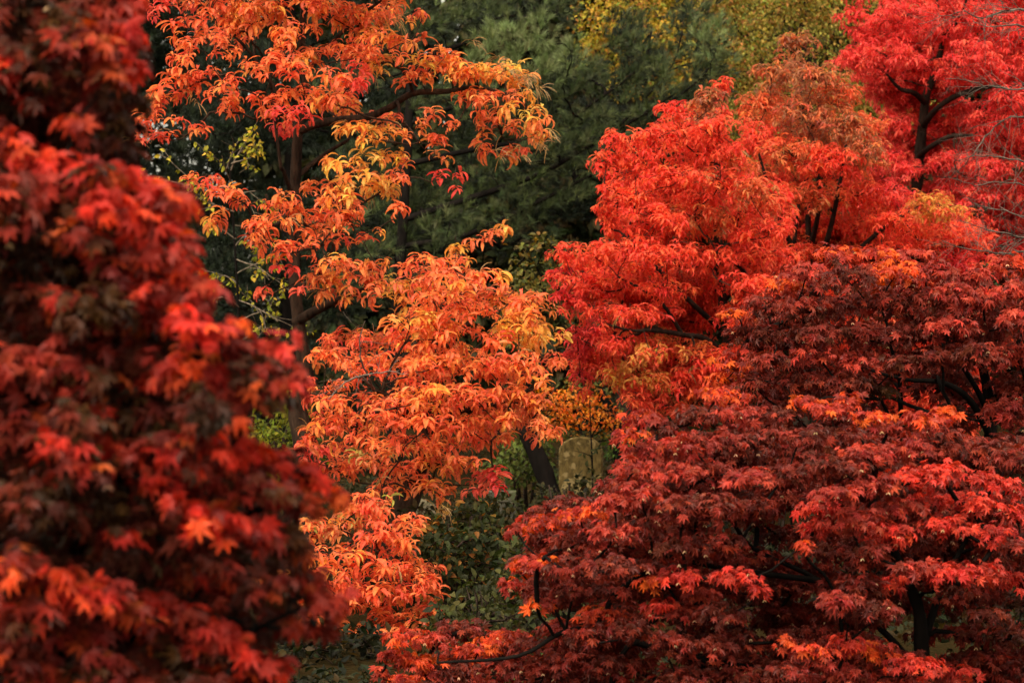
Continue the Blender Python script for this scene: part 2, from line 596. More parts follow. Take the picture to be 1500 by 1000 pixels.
def px_path(lst, D):
    """[(px,py,radius_px,ddepth)] -> (n,4)"""
    out = []
    for q in lst:
        d = D + (q[3] if len(q) > 3 else 0)
        out.append(np.append(P(q[0], q[1], d), q[2] * K(d)))
    return np.array(out)


def grow(trunk, mounds, tipr=.006, rise=.12, wob=.03, lim=.75):
    """join every mound to the trunk by the shortest sensible branching; returns [(limb polylines)] per first limb"""
    nodes = [p[:3] for p in trunk]
    trad = [p[3] for p in trunk]
    nt = len(nodes)
    plen = [0.0] * nt
    parent = [-1] * nt
    tz = np.array(nodes)
    cen = [m.c - np.array([0, 0, m.ry * .35]) for m in mounds]
    order = sorted(range(len(cen)), key=lambda i: np.min(np.linalg.norm(tz - cen[i], axis=1)))
    ids = {}
    for i in order:
        A = np.array(nodes)
        v = cen[i] - A
        dist = np.linalg.norm(v, axis=1)
        cost = dist * (1 + .5 * np.clip(-v[:, 2] / np.maximum(dist, 1e-6), 0, 1)) + .3 * np.array(plen)
        j = int(np.argmin(cost))
        nodes.append(cen[i]); parent.append(j); plen.append(plen[j] + dist[j]); ids[len(nodes) - 1] = i
    n = len(nodes)
    cnt = np.zeros(n)
    for i in range(n - 1, nt - 1, -1):
        cnt[i] += 1
        if parent[i] >= nt:
            cnt[parent[i]] += cnt[i]
    rad = tipr * np.sqrt(np.maximum(cnt, 1)) * 1.15
    limbs = {}
    root = {}
    dirs = [None] * n
    for i in range(nt, n):
        j = parent[i]
        root[i] = i if j < nt else root[j]
        a, b = nodes[j], nodes[i]
        L = np.linalg.norm(b - a)
        r0 = rad[i] * 1.1
        if j < nt:
            r0 = min(r0, trad[j] * lim)
        rad[i] = min(rad[i], r0)
        d0 = dirs[j] if dirs[j] is not None else norm(norm(b - a) * .7 + np.array([0, 0, .7]))
        c1 = a + d0 * L * .35
        c2 = b - norm(norm(b - a) + np.array([0, 0, rise])) * L * .3
        t = np.linspace(0, 1, max(4, min(9, int(L / .12) + 3)))[:, None]
        pts = (1 - t) ** 3 * a + 3 * (1 - t) ** 2 * t * c1 + 3 * (1 - t) * t * t * c2 + t ** 3 * b
        pts[1:-1] += rng.normal(0, wob * min(L, 1), (len(pts) - 2, 3))
        dirs[i] = norm(b - pts[-2])
        rr = r0 + (rad[i] - r0) * t[:, 0]
        limbs.setdefault(root[i], []).append((pts, rr))
    return limbs


def build_tree(name, label, cat, trunk_px, D, mounds, crown_fn, leaf_material, bark, group=None, tipr=.006,
               extra=None, trunk2=None, wob=.03, twigs=True, limb_min=3, crown_name='crown'):
    tr = smooth_path(px_path(trunk_px, D), 5)
    base = tr[0, :3].copy()
    t = thing(name, label, cat, base, group)
    g = Geo()
    tube(g, tr[:, :3], tr[:, 3] * (1 + rng.normal(0, .05, len(tr))), 10, cap=True)
    g.build('trunk', bark, t, base, True)
    stems = [tr]
    for q in (trunk2 or []):
        qq = smooth_path(px_path(q, D), 5, .0)
        g = Geo()
        tube(g, qq[:, :3], qq[:, 3], 8, cap=True)
        g.build('limb', bark, t, base, True)
        stems.append(qq)
    allst = np.vstack(stems)
    limbs = grow(allst, mounds, tipr, wob=wob)
    rest = Geo()
    for r, lst in limbs.items():
        gg = Geo() if len(lst) >= limb_min else rest
        for pts, rr in lst:
            tube(gg, pts, rr, 5 if rr[0] > .012 else 4)
        if gg is not rest:
            gg.build('limb', bark, t, base, True)
    tw = rest if twigs else None
    cg = Geo()
    more = crown_fn(cg, mounds, tw)
    build_multi(crown_name, [(cg, leaf_material), (rest, bark)] + [(gx, mt) for nm, gx, mt in (more or [])], t, base)
    if extra:
        extra(t, base)
    return t


exec_sections = True
# ------------------------------------------------------------------ ground and far hill
def ground():
    m, n, l = new_mat('leaf_litter')
    tc = n.new('ShaderNodeTexCoord')
    nz = n.new('ShaderNodeTexNoise'); nz.inputs['Scale'].default_value = 3.0; nz.inputs['Detail'].default_value = 9
    nz.inputs['Roughness'].default_value = .7
    l.new(tc.outputs['Object'], nz.inputs['Vector'])
    vo = n.new('ShaderNodeTexVoronoi'); vo.inputs['Scale'].default_value = 16.0
    l.new(tc.outputs['Object'], vo.inputs['Vector'])
    cr = n.new('ShaderNodeValToRGB')
    e = cr.color_ramp.elements
    e[0].position = .3; e[0].color = (*lin((16, 15, 9)), 1)  # litter tones darkened in place of canopy shade
    e[1].position = .75; e[1].color = (*lin((42, 33, 20)), 1)
    x = e.new(.52); x.color = (*lin((28, 28, 14)), 1)
    l.new(nz.outputs['Fac'], cr.inputs[0])
    mx = n.new('ShaderNodeMix'); mx.data_type = 'RGBA'; mx.inputs[0].default_value = .3
    l.new(cr.outputs[0], mx.inputs[6])
    cr2 = n.new('ShaderNodeValToRGB')
    cr2.color_ramp.elements[0].color = (*lin((60, 34, 18)), 1); cr2.color_ramp.elements[1].color = (*lin((52, 40, 22)), 1)
    l.new(vo.outputs['Color'], cr2.inputs[0]); l.new(cr2.outputs[0], mx.inputs[7])
    bp = n.new('ShaderNodeBump'); bp.inputs['Strength'].default_value = .6; bp.inputs['Distance'].default_value = .05
    l.new(vo.outputs['Distance'], bp.inputs['Height'])
    pr = n.new('ShaderNodeBsdfPrincipled'); pr.inputs['Roughness'].default_value = 1.0; pr.inputs['Specular IOR Level'].default_value = 0.0
    l.new(mx.outputs[2], pr.inputs['Base Color']); l.new(bp.outputs[0], pr.inputs['Normal'])
    out = n.new('ShaderNodeOutputMaterial'); l.new(pr.outputs[0], out.inputs[0])
    xs = np.concatenate([np.linspace(-600, -60, 19), np.linspace(-50, 50, 101), np.linspace(60, 600, 19)])
    ys = np.concatenate([np.linspace(-300, -20, 8), np.linspace(-10, 90, 81), np.linspace(95, 240, 30), np.linspace(270, 900, 15)])
    X, Y = np.meshgrid(xs, ys)
    Z = .12 * np.sin(X * .35 + 1) * np.cos(Y * .27) + .05 * np.sin(X * 1.3) * np.sin(Y * 1.1)
    Z += np.clip((Y - 92) / 40, 0, 3) * 9.5 * (1 + np.tanh((X + 3.5) / 2.5))
    g = Geo()
    nx = len(xs)
    i = (np.arange(len(ys) - 1)[:, None] * nx + np.arange(nx - 1)[None, :]).ravel()
    g.add(np.stack([X, Y, Z], -1).reshape(-1, 3), [np.stack([i, i + 1, i + nx + 1, i + nx], 1)])
    o = g.build('ground', m, None, (0, 0, 0), True)
    o['kind'] = 'structure'; o['label'] = 'leaf strewn ground under the trees'


ground()

# ------------------------------------------------------------------ pines and far trees
PINE_DARK = ((34, 42, 28), (28, 36, 24), (42, 50, 32))
PINE_MID = ((62, 72, 40), (50, 58, 32), (72, 80, 46), (90, 98, 58))


def region(poly_fn, x0, x1, y0, y1, n, rx, ry, tone='o', ang=0.0, angj=8):
    out = []
    while len(out) < n:
        x, y = rng.uniform(x0, x1), rng.uniform(y0, y1)
        if poly_fn(x, y):
            s = rng.uniform(.75, 1.3)
            out.append((x, y, rx * s, ry * s * rng.uniform(.8, 1.2), tone, ang + rng.normal(0, angj)))
    return out


# sky shows in these spots of the photo: the far foliage is open there
GAPS = [(68, 195, 20), (283, 215, 9), (45, 150, 10)]


def no_gap(x, y, grow_=0):
    return all((x - a) ** 2 + (y - b) ** 2 > (r + grow_) ** 2 for a, b, r in GAPS)


def white_pine():
    sp = parse('''590,20,40,22,p,-30;640,30,45,22,p,-30;690,20,45,22,p,-25;740,15,40,20,p,-25;800,15,40,20,p,-25;835,12,20,14,p,-35;
    720,55,30,22,q,-40;755,50,28,24,q,-50;790,48,25,25,q,-50;710,85,35,20,q,-30;760,85,40,22,q,-35;810,75,30,25,q,-45;838,78,28,20,q,-40;
    735,115,40,20,q,-25;790,110,45,22,q,-25;840,105,40,22,p,-30;868,112,24,18,p,-45;770,140,45,20,p,-25;830,140,45,22,p,-25;890,125,35,25,p,-40;
    915,70,18,30,p,-60;945,35,16,35,p,-70;955,75,22,35,p,-60;930,120,30,25,p,-40;975,110,30,28,p,-45;1000,40,15,30,p,-70;1000,80,20,30,p,-60;
    1030,20,20,30,p,-65;1040,60,25,30,q,-60;1060,40,14,25,q,-65;1035,100,30,26,p,-45;1010,140,35,24,p,-40;1060,90,20,25,q,-60;960,150,40,22,p,-35;
    900,165,45,20,p,-30;850,175,45,20,p,-28;800,180,45,20,p,-25;860,210,45,20,p,-30;920,190,40,18,p,-32;980,180,35,18,p,-35;820,220,45,20,p,-28;
    770,230,45,20,p,-28;720,250,45,20,p,-25;780,265,45,18,p,-25;840,250,40,18,p,-28;880,240,30,16,p,-30;700,290,45,20,p,-22;750,300,45,20,p,-22;
    800,300,45,18,p,-20;850,285,40,16,p,-22;660,320,45,20,p,-20;620,300,45,22,p,-20;600,350,45,22,p,-15;650,360,40,20,p,-15;700,335,45,18,p,-15;
    750,335,40,16,p,-15;570,300,40,22,p,-20;560,250,40,22,p,-20;640,280,45,20,p,-20;680,200,45,22,p,-25;650,240,45,20,p,-25;700,160,40,22,p,-25;
    560,100,40,25,p,-20;600,60,45,25,p,-25;640,140,45,25,p,-25;560,180,45,25,p,-20;500,120,45,25,p,-15;520,230,45,25,p,-15;500,330,45,25,p,-10;540,370,45,20,p,-10;
    620,400,45,20,p,0;560,430,45,20,p,0;500,420,45,22,p,0''')
    ms = []
    for (x, y, rx, ry, tone, ang) in sp:
        d = 46 + rng.normal(0, .7) + (0 if tone == 'q' else .6)
        k = K(d)
        ms.append(Mound(P(x, y, d), rx * k, ry * k, rx * k, ang, tone))
        if tone != 'q':
            d2 = d + 1.6 + rng.random()
            ms.append(Mound(P(x + rng.normal(0, 16), y + rng.normal(0, 12), d2), rx * K(d2) * 1.15, ry * K(d2) * 1.3, rx * K(d2), ang, 'd'))  # rear tufts get dark needles, depth shade put into their colour

    def crown(g, mm, tw):
        needle_crown(g, [m for m in mm if m.tone == 'q'], .17, .8, 34, ((122, 134, 84), (106, 118, 72), (92, 102, 60)), .0075, .035, (.2, -.1, .7))
        needle_crown(g, [m for m in mm if m.tone == 'p'], .16, .8, 30, PINE_MID, .0075, .036, (.5, -.1, .5))
        needle_crown(g, [m for m in mm if m.tone == 'd'], .13, 1.0, 24, PINE_DARK, .011, .032, (.4, 0, .4))
    trunk = [(575, 720, 11), (578, 600, 10), (582, 450, 9), (592, 300, 7.5), (600, 150, 6), (604, 0, 5), (606, -180, 6), (606, -320, 4)]
    L = [[(594, 360, 9), (680, 345, 8), (760, 310, 7), (830, 275, 5.5), (890, 245, 3)],
         [(597, 320, 10), (690, 290, 9), (790, 255, 8), (860, 215, 6.5), (930, 175, 5), (985, 140, 3)],
         [(600, 240, 9), (690, 220, 8), (790, 200, 7), (870, 150, 5), (940, 95, 4), (955, 40, 2)],
         [(602, 180, 8), (680, 150, 7), (760, 110, 5), (800, 60, 3)],
         [(900, 192, 4.5), (940, 150, 4), (985, 95, 3), (1000, 45, 2)],
         [(930, 174, 4), (980, 150, 3.5), (1035, 105, 3), (1055, 50, 2)],
         [(603, 90, 8), (690, 60, 6), (780, 20, 4)]]
    L = [[(x, y, q * .5) for x, y, q in pth] for pth in L]
    build_tree('white_pine', 'tall blue green white pine with long upswept limbs, behind the orange tree', 'pine tree',
               trunk, 46.5, ms, crown, M_NEEDLE, M_BARK_BLACK, tipr=.008, trunk2=L, twigs=False, limb_min=2)


white_pine()


def dark_conifer(px, D, topy, ry0, halfw, label, n, seed_gaps=True, pal=PINE_DARK):
    sp = []
    while len(sp) < n:
        y = rng.uniform(topy, 620)
        f = np.clip((y - topy) / 420, .15, 1)
        x = px + rng.uniform(-1, 1) * halfw * f
        if not seed_gaps or no_gap(x, y, 9):
            sp.append((x, y, rng.uniform(32, 52), rng.uniform(15, 24), 'p', rng.normal(0, 6) + (8 if x > px else -8)))
    ms = []
    for (x, y, rx, ry, tone, ang) in sp:
        d = D + rng.uniform(-1.8, 1.6)
        k = K(d)
        ms.append(Mound(P(x, y, d), rx * k, ry * k, rx * k, ang, tone))

    def crown(g, mm, tw):
        needle_crown(g, mm, .17, .95, 24, pal, .014, .04, (0, -.1, .1))
    build_tree('dark_conifer', label, 'conifer tree', [(px, ry0, 16), (px, 450, 15), (px + 3, 250, 12), (px, 100, 9), (px, topy - 10, 4)], D, ms, crown,
               M_NEEDLE, M_BARK_BLACK, tipr=.009, twigs=False, limb_min=4, group='dark conifers behind the orange tree')


dark_conifer(425, 52, -330, 740, 170, 'near black conifer directly behind the trunk of the tall orange tree', 170)
dark_conifer(190, 56, -260, 720, 170, 'dark conifer glimpsed between the near maple and the orange tree, sky specks beside it', 230)
dark_conifer(20, 60, -240, 720, 160, 'dark conifer almost hidden behind the near red maple', 80)


def broadleaf(name, label, cat, trunk_px, D, mounds_spec, leaf, pal, Df=1.5, centre=(0, 0), rad=(100, 100), per=1.0, bark=M_BARK, layers=((0, 1),), group=None,
              temps=None, inner=.4, cover=.5, tipr=.006, flat=1.0, trunk2=None, crown_name='crown', jit=.3):
    ms = make_mounds(mounds_spec, D, Df, centre, rad, flat, layers, jit)

    def crown(g, mm, tw):
        small_crown(g, mm, leaf, pal, per, temps, inner, .3, cover)
    return build_tree(name, label, cat, trunk_px, D, ms, crown, M_SMALL, bark, group, tipr, trunk2=trunk2, crown_name=crown_name)


YEL = ((182, 156, 56), (166, 148, 56), (140, 136, 54), (190, 144, 54), (116, 120, 50), (154, 108, 54))
OLV = ((156, 138, 64), (138, 130, 60), (168, 142, 66), (116, 120, 54), (166, 114, 62))
broadleaf('yellow_tree', 'golden yellow leaved tree far behind the pine tips', 'tree', [(915, 760, 14), (918, 400, 12), (920, 150, 9), (925, -60, 5)], 60,
          region(lambda x, y: True, 840, 1010, -90, 130, 44, 32, 20), .09, YEL, 1.5, (920, 20), (130, 160), .8, layers=((0, 1), (1.8, .7)))
broadleaf('olive_tree', 'dull olive brown tree filling the gap behind the russet tree top', 'tree', [(1170, 760, 16), (1172, 400, 14), (1176, 150, 10), (1180, -60, 6)], 64,
          region(lambda x, y: True, 1030, 1330, -110, 260, 90, 36, 22), .085, OLV, 2.0, (1180, 70), (200, 220), .7, layers=((0, 1), (2.2, .6)))


def far_wood():
    """the wood closing the view: one mass of far foliage"""
    g = Geo()
    pal1 = ((42, 48, 26), (34, 40, 22), (54, 54, 28), (60, 50, 28))
    ms = []
    for i in range(1500):
        x, y = rng.uniform(-330, 1830), rng.uniform(-420, 640)
        if x < 420 and not no_gap(x, y, 18):
            continue
        d = 82 + rng.uniform(-5, 7)
        k = K(d)
        rr = rng.uniform(.8, 1.2) * (.62 if x < 420 else 1)
        ms.append(Mound(P(x, y, d), 62 * rr * k, 40 * rr * k, 50 * k, rng.normal(0, 10), 'x'))
    for i in range(520):
        x, y = rng.uniform(-120, 620), rng.uniform(-60, 640)
        if not no_gap(x, y, 16):
            continue
        d = 86 + rng.uniform(-3, 3)
        k = K(d)
        ms.append(Mound(P(x, y, d), 36 * k, 24 * k, 34 * k, rng.normal(0, 10), 'x'))
    small_crown(g, ms, .42, pal1, 1.5, None, .5, .3, .5)
    o = g.build('far_wood', M_SMALL)
    o['kind'] = 'stuff'; o['label'] = 'dark far wood closing the view behind all the trees'; o['category'] = 'wood'


far_wood()

# ------------------------------------------------------------------ headstones
def slab(name, label, c, w, h, th, mat, arch=True, rot=0.0, border=True, lean=0.0):
    """upright stone with an arched or flat head; c = centre of its foot"""
    def outline(w_, h_, n=14):
        pts = [(-w_ / 2, 0), (w_ / 2, 0)]
        if arch:
            spring = h_ - w_ * .36
            for i in range(n + 1):
                a = math.pi * i / n
                pts.append((w_ / 2 * math.cos(a), spring + w_ * .36 * math.sin(a)))
        else:
            pts += [(w_ / 2, h_), (-w_ / 2, h_)]
        return np.array(pts)
    o1 = outline(w, h)
    n = len(o1)
    b = .022
    ctr = np.array([0, h * .5])
    ins = o1 + norm(ctr - o1) * b
    g = Geo()
    def ring(o, y):
        return np.stack([o[:, 0], np.full(len(o), y), o[:, 1]], 1)
    rings = [ring(ins, -th / 2), ring(o1, -th / 2 + b), ring(o1, th / 2 - b), ring(ins, th / 2)]
    V = np.vstack(rings)
    F = []
    for r in range(3):
        for i in range(n):
            j = (i + 1) % n
            F.append((r * n + i, r * n + j, (r + 1) * n + j, (r + 1) * n + i))
    t = thing(name, label, 'headstone', c)
    t.rotation_euler = (lean, 0, rot)
    if border:
        # recessed front panel: raised rim, step back, panel
        s1 = np.array([0, h * .5]) + (o1 - np.array([0, h * .5])) * np.array([.84, .90])
        s2 = np.array([0, h * .5]) + (o1 - np.array([0, h * .5])) * np.array([.80, .88])
        k = len(V)
        V = np.vstack([V, ring(s1, -th / 2), ring(s2, -th / 2 + .02)])
        for a0, a1 in ((0, k), (k, k + n)):
            for i in range(n):
                j = (i + 1) % n
                F.append((a0 + j, a0 + i, a1 + i, a1 + j))
        caps = [np.arange(n)[::1] + k + n, np.arange(n)[::-1] + 3 * n]
    else:
        caps = [np.arange(n), np.arange(n)[::-1] + 3 * n]
    g.add(V, [np.array(F)] + [q[None] for q in caps])
    g.build('slab', mat, t)
    gb = Geo()
    bw, bh, bt = w * 1.25, .12, th * 1.8
    z0 = .0
    B = np.array([[sx * bw / 2, sy * bt / 2, z] for z in (z0 - .1, z0 + bh - .02) for sx, sy in ((-1, -1), (1, -1), (1, 1), (-1, 1))])
    T = np.array([[sx * (bw / 2 - .02), sy * (bt / 2 - .02), z0 + bh] for sx, sy in ((-1, -1), (1, -1), (1, 1), (-1, 1))])
    V = np.vstack([B, T])
    F = []
    for a in (0, 4):
        for i in range(4):
            j = (i + 1) % 4
            F.append((a + i, a + j, a + 4 + j, a + 4 + i))
    gb.add(V, [np.array(F + [(8, 9, 10, 11)])])
    gb.build('plinth', mat, t)
    return t


HS = P(851, 776, 36)
slab('headstone', 'tan mossy arched headstone standing between the shrubs under the small orange maple', (HS[0], 36, HS[2]), 64 * K(36), 137 * K(36), .14, M_STONE, True, math.radians(-8), False)
H2 = P(733, 800, 33)
slab('headstone', 'dark grey square topped headstone in the shade below the orange leaves', (H2[0], 33, H2[2]), 46 * K(33), 82 * K(33), .12, M_STONE_D, False, math.radians(10), False)
H3 = P(612, 802, 32)
slab('headstone', 'low pale grey headstone behind the foot of the orange tree', (H3[0], 32, H3[2]), 60 * K(32), 72 * K(32), .16, M_STONE_P, True, math.radians(-15), False)
H4 = P(330, 790, 34)
slab('headstone', 'pale flat topped headstone glimpsed through a gap in the near red maple', (H4[0], 34, H4[2]), 90 * K(34), 70 * K(34), .16, M_STONE_P, False, math.radians(6), False)

# ------------------------------------------------------------------ middle distance: leaning tree, small orange maple, shrubs
GRN = ((42, 48, 22), (34, 42, 20), (52, 56, 26), (62, 62, 28))  # understory greens darkened, canopy shade put into the leaf colour
GRNY = ((42, 48, 22), (34, 40, 18), (54, 56, 24), (122, 80, 34), (40, 46, 22), (46, 50, 24))
broadleaf('leaning_tree', 'slender black trunked tree leaning left, olive leaves above, left of the tan headstone', 'tree',
          [(815, 760, 17), (803, 710, 14.5), (788, 670, 14), (772, 630, 13), (765, 570, 11), (775, 500, 9), (800, 430, 6)], 34.5,
          parse('''800,360,25,15;770,370,25,14;830,370,25,14;790,395,35,16;840,395,30,16;760,390,20,14;815,420,30,16;780,430,30,16;850,420,20,14;800,350,15,10;770,410,25,14;
          740,450,30,18;800,460,30,18;840,450,20,14;820,480,25,14;760,500,30,16'''), .075, ((100, 92, 44), (80, 80, 36), (62, 66, 32), (120, 96, 44)), .5, (800, 400), (90, 80), .7, M_BARK_BLACK, layers=((0, 1), (.8, .7)))


def orange_maple():
    sp = parse('''800,575,25,10,z;835,580,30,10,z;870,585,25,9,z;815,598,28,10,z;850,600,28,10,z;885,603,22,9,z;805,618,22,9,z;840,618,28,9,z;875,622,25,8,z;
    830,636,22,8,w;860,640,25,8,w;895,640,20,8,w;905,620,15,9,z;790,600,15,10,w;850,562,30,10,w;890,570,25,10,w;920,590,20,12,w''')
    ms = make_mounds(sp, 37, .8, (850, 605), (80, 60), 1.2, ((0, 1), (.7, .6)), .2)

    def crown(g, mm, tw):
        mm1 = [m for m in mm if m.tone == 'z']; mm2 = [m for m in mm if m.tone == 'w']
        small_crown(g, mm1, .06, ((226, 116, 36), (206, 92, 34), (220, 134, 44), (150, 90, 36)), 1.0, None, .3, .4, .6)
        small_crown(g, mm2, .06, ((84, 84, 36), (150, 100, 38), (60, 66, 30)), 1.0, None, .3, .4, .6)
    build_tree('orange_maple', 'small amber leaved maple with layered boughs above the tan headstone', 'maple tree',
               [(925, 790, 12), (915, 700, 11), (905, 640, 10), (893, 600, 8), (880, 570, 6)], 37, ms, crown, M_SMALL, M_BARK_BLACK, tipr=.006,
               trunk2=[[(900, 620, 5), (870, 612, 4), (830, 595, 3), (805, 590, 2)]])


orange_maple()


def shrub(label, px, D, halfw, top, bottom, leaf, pal, n, per=.8, group='shrubs under the orange tree', temps=None, tone='x', cover=.5):
    sp = []
    for i in range(n):
        u = rng.uniform(-1, 1)
        v = rng.random()
        y = bottom - (bottom - top) * v * math.sqrt(max(.05, 1 - .7 * u * u))
        sp.append((px + u * halfw, y, rng.uniform(16, 28), rng.uniform(12, 20), tone, rng.normal(0, 12)))
    foot = 500 + CAM_Z / K(D)
    stems = []
    for i in range(5):
        dx = rng.uniform(-.5, .5) * halfw
        stems.append([(px + dx * .3, foot, 2.5), (px + dx * .7, (foot + top) / 2, 2, rng.uniform(-.3, .3)), (px + dx * 1.3, top + 10, 1.2, rng.uniform(-.4, .4))])
    return broadleaf('shrub', label, 'shrub', [(px, foot, 4), (px + 3, (foot + bottom) / 2, 3), (px, (top + bottom) / 2, 2)], D, sp, leaf, pal, .7, (px, (top + bottom) / 2), (halfw * 1.3, (bottom - top) * .7), per,
                     M_BARK, ((0, 1), (.5, .7)), group, temps, .4, cover, .004, 1.0, trunk2=stems, crown_name='foliage')


shrub('dark green shrub with scattered amber leaves in the middle hollow', 680, 24.6, 75, 745, 870, .075, GRNY, 34)
shrub('low deep green shrub right of the amber flecked one, beside the red maple', 775, 22.5, 60, 775, 900, .07, GRN, 26)
shrub('olive leaved shrub low in the hollow, right above the lowest red bough', 720, 19.5, 80, 850, 960, .065, ((60, 60, 30), (48, 50, 24), (72, 68, 34), (38, 40, 20)), 30)
shrub('dark shrub growing round the foot of the tan headstone', 850, 34, 70, 705, 800, .07, ((50, 50, 25), (40, 42, 22), (62, 58, 30)), 24, .9)
shrub('dull green shrub behind the leaning black trunk', 770, 38, 60, 640, 780, .08, ((74, 84, 36), (58, 68, 30), (92, 98, 42)), 26)
shrub('bright green shrub edging the right side of the tan headstone', 915, 37.5, 35, 640, 770, .07, ((80, 98, 42), (64, 82, 36)), 14)
shrub('dark shrub beneath the lowest orange boughs', 590, 26, 70, 740, 880, .075, ((50, 50, 26), (40, 42, 22), (70, 60, 32)), 28)
shrub('shaded shrub below the near red maple tips, behind the low orange boughs', 500, 25.5, 70, 850, 930, .07, ((40, 40, 22), (32, 36, 20), (54, 50, 28)), 26)  # leaf tones darkened in place of cast shade
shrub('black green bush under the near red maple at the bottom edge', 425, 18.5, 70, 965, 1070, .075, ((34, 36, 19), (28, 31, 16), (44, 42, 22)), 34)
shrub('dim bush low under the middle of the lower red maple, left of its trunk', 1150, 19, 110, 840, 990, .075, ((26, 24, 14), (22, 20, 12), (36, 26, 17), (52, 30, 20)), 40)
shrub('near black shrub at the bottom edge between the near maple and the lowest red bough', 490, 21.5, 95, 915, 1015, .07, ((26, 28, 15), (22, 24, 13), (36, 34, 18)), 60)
shrub('fresh green fern like shrub beside the lowest red bough', 790, 17.5, 26, 955, 1010, .06, ((72, 98, 48), (60, 86, 40)), 9, 1.0, temps=T_NARROW)
shrub('yellow green shrub behind the furrowed trunk of the tall orange tree', 415, 31, 45, 560, 720, .07, ((140, 136, 40), (112, 116, 36), (84, 92, 34)), 22)
shrub('grey green shrub by the dark headstone under the orange leaves', 720, 30, 70, 715, 800, .07, ((52, 54, 29), (42, 44, 24), (70, 60, 32)), 22)
shrub('dark olive bush low behind the spindly yellow shrub', 340, 33, 80, 560, 780, .08, ((48, 50, 26), (38, 42, 22)), 26)


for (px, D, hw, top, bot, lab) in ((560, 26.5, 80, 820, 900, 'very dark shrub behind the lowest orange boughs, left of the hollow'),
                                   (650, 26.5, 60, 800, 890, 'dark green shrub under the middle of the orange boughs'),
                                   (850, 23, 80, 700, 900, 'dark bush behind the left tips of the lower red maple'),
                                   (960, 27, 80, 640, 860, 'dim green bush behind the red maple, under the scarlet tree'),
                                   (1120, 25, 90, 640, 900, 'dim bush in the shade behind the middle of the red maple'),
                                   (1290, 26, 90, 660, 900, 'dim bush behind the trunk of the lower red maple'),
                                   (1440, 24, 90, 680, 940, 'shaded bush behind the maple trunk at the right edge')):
    shrub(lab, px, D, hw, top, bot, .08, ((26, 27, 14), (22, 23, 12), (34, 32, 17), (48, 34, 20)), 30)  # near black leaf colours stand in for shade under the trees


def ground_cover():
    g = Geo()
    ms = []
    for i in range(420):
        d = rng.uniform(13, 62)
        x = rng.uniform(-.24, .24) * d
        if abs(x - HS[0]) < .5 and 32 < d < 36.5:
            continue
        h = rng.uniform(.12, .3)
        w = rng.uniform(.4, .8)
        ms.append(Mound((x, d, h * .5), w, h, w, 0, 'x'))
    small_crown(g, ms, .075, ((32, 36, 18), (26, 30, 15), (44, 42, 21), (60, 46, 24)), .5, None, .3, .2, .5)
    o = g.build('ground_cover', M_SMALL)
    o['kind'] = 'stuff'; o['label'] = 'low dark ivy like ground cover under the trees'; o['category'] = 'ground cover'


ground_cover()


def sapling():
    t = thing('sapling', 'thin bare stemmed sapling with a few leaves in front of the tan headstone', 'sapling', P(868, 790, 35))
    b = P(868, 790, 35)
    g = Geo(); gl = Geo()
    st = smooth_path(px_path([(868, 790, 1.6), (868, 700, 1.5), (866, 640, 1.2), (864, 585, .8)], 35), 4)
    tube(g, st[:, :3], st[:, 3], 5)
    g.build('stem', M_BARK_BLACK, t, b, True)
    pts = []
    tw = Geo()
    for (y, x1, y1) in ((660, 885, 655), (668, 842, 660), (690, 858, 682), (640, 882, 630), (620, 850, 610)):
        tube(tw, [P(867, y, 35), P((867 + x1) / 2, (y + y1) / 2 - 1, 34.95), P(x1, y1, 34.9)], [.007, .005, .003], 4)
        for q in range(7):
            s = rng.random()
            pts.append(P(867 + (x1 - 867) * s, y + (y1 - y) * s, 34.95))
    n = len(pts)
    c = jitter(np.tile(lin((58, 62, 32)), (n, 1)), .2)
    put_leaves(gl, T_SIMPLE, np.array(pts), norm(rng.normal(0, 1, (n, 3))), norm(rng.normal(0, .5, (n, 3)) + [0, -.3, .8]), rng.uniform(.06, .1, n), c, c)
    build_multi('foliage', [(gl, M_SMALL), (tw, M_BARK_BLACK)], t, b)


sapling()


# ------------------------------------------------------------------ spindly yellow shrub, bare twigs
def fork(geo, a, d, L, r, depth, spread=.5, grav=-.03, ends=None, seg=4):
    pts = [a]
    for s in range(seg):
        d = norm(d + rng.normal(0, .10, 3) + np.array([0, 0, grav]))
        pts.append(pts[-1] + d * L / seg)
    tube(geo, pts, np.linspace(r, r * .6, seg + 1), 4 if r < .01 else 6)
    if ends is not None and depth <= 1:
        ends.extend((p, d) for p in pts[1:])
    if depth > 0:
        for i in range(rng.integers(2, 4)):
            k = rng.integers(max(1, seg - 2), seg + 1)
            nd = norm(d + rng.normal(0, spread, 3) * np.array([1, .6, 1]))
            fork(geo, pts[k], nd, L * rng.uniform(.55, .8), r * .58, depth - 1, spread, grav, ends, seg)


